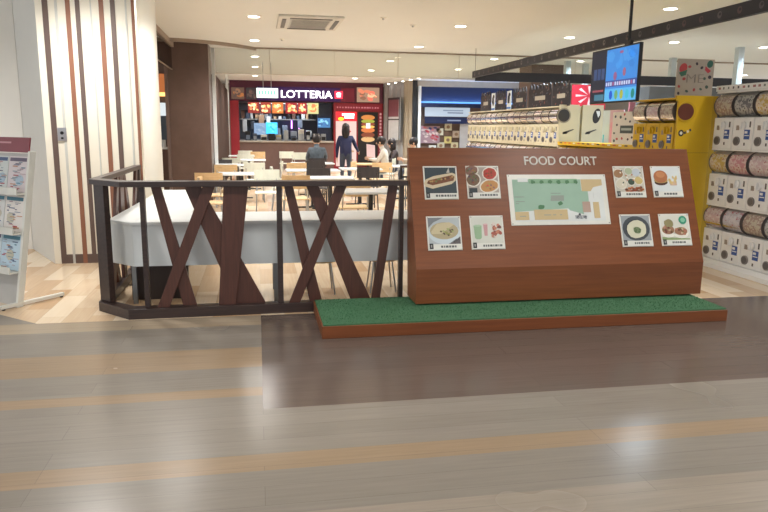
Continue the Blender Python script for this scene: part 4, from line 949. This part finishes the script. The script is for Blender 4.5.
    hm = mat('dark_hair', (34, 26, 26), .55, var=.2, scale=40)
    h = MB(); h.ell((hx, hy + .02, hz + .025), (.105, .115, .115), hm, 16, 10)
    if hair == 'long':
        h.ell((hx, hy + .075, hz - .10), (.11, .06, .18), hm, 14, 10); h.ell((hx - .07, hy + .02, hz - .08), (.04, .06, .14), hm); h.ell((hx + .07, hy + .02, hz - .08), (.04, .06, .14), hm)
    h.build('hair', t)
    fc = MB(); ek = mat('eye_dark', (40, 30, 30), .4)
    for sx in (-1, 1): fc.ell((hx + sx * .033, hy - .085, hz - .01), (.012, .008, .007), ek, 8, 6)
    fc.build('eyes', t)
    n = MB(); n.ell((hx, hy - .098, hz - .035), (.012, .016, .022), skin, 8, 6); n.build('nose', t)
    m = MB(); m.ell((hx, hy - .085, hz - .072), (.022, .008, .006), mat('lip_tone', (170, 96, 90), .5), 8, 6); m.build('mouth', t)
    for sx in (-1, 1): MB().ell((hx + sx * .093, hy + .005, hz - .02), (.012, .02, .03), skin, 8, 6).build('ear', t)
    return t
navy = mat('navy_jacket', (36, 42, 78), .8); jeans = mat('grey_blue_jeans', (66, 72, 88), .85); shoe = mat('dark_shoes', (40, 36, 36), .6)
person('standing person with long dark hair in a navy jacket, facing the burger shop', (2.17, 17, 0), PI - .15, 'stand', (navy, jeans, shoe), 'long', .915)
person('seated person in a grey patterned jacket seen from behind, near the kitchen counter', (1.38, 16.1, 0), PI, 'sit', (mat('grey_jacket', (84, 94, 104), .85, var=.3, scale=14), jeans, shoe), 'short', 1.0)
person('seated person in a white jacket with dark hair bent over the pale wood table', (3.0, 16.0, 0), -PI / 2 - .35, 'sit', (mat('white_jacket', (214, 208, 198), .85), jeans, shoe), 'short', .97)
person('seated dark-haired person in dark clothes behind the dark metal divider', (3.45, 17.0, 0), -PI / 2, 'sit', (mat('charcoal_top', (60, 52, 54), .85), jeans, shoe), 'long', .93)
person('seated dark-haired person in pale clothes half hidden by the left edge of the sign', (3.78, 16.0, 0), -PI / 2, 'sit', (mat('pale_top', (200, 188, 172), .85), jeans, shoe), 'short', .96)
pp = MB().box(-.11, .11, -.004, .004, 0, .3, mat('pink_leaflet', (206, 176, 178), .5)).build('leaflet'); pp.location = (2.6, 15.75, .84); pp.rotation_euler = (-.35, .15, .3)
tag(pp, 'pink leaflet held up by the person in the white jacket', 'leaflet')
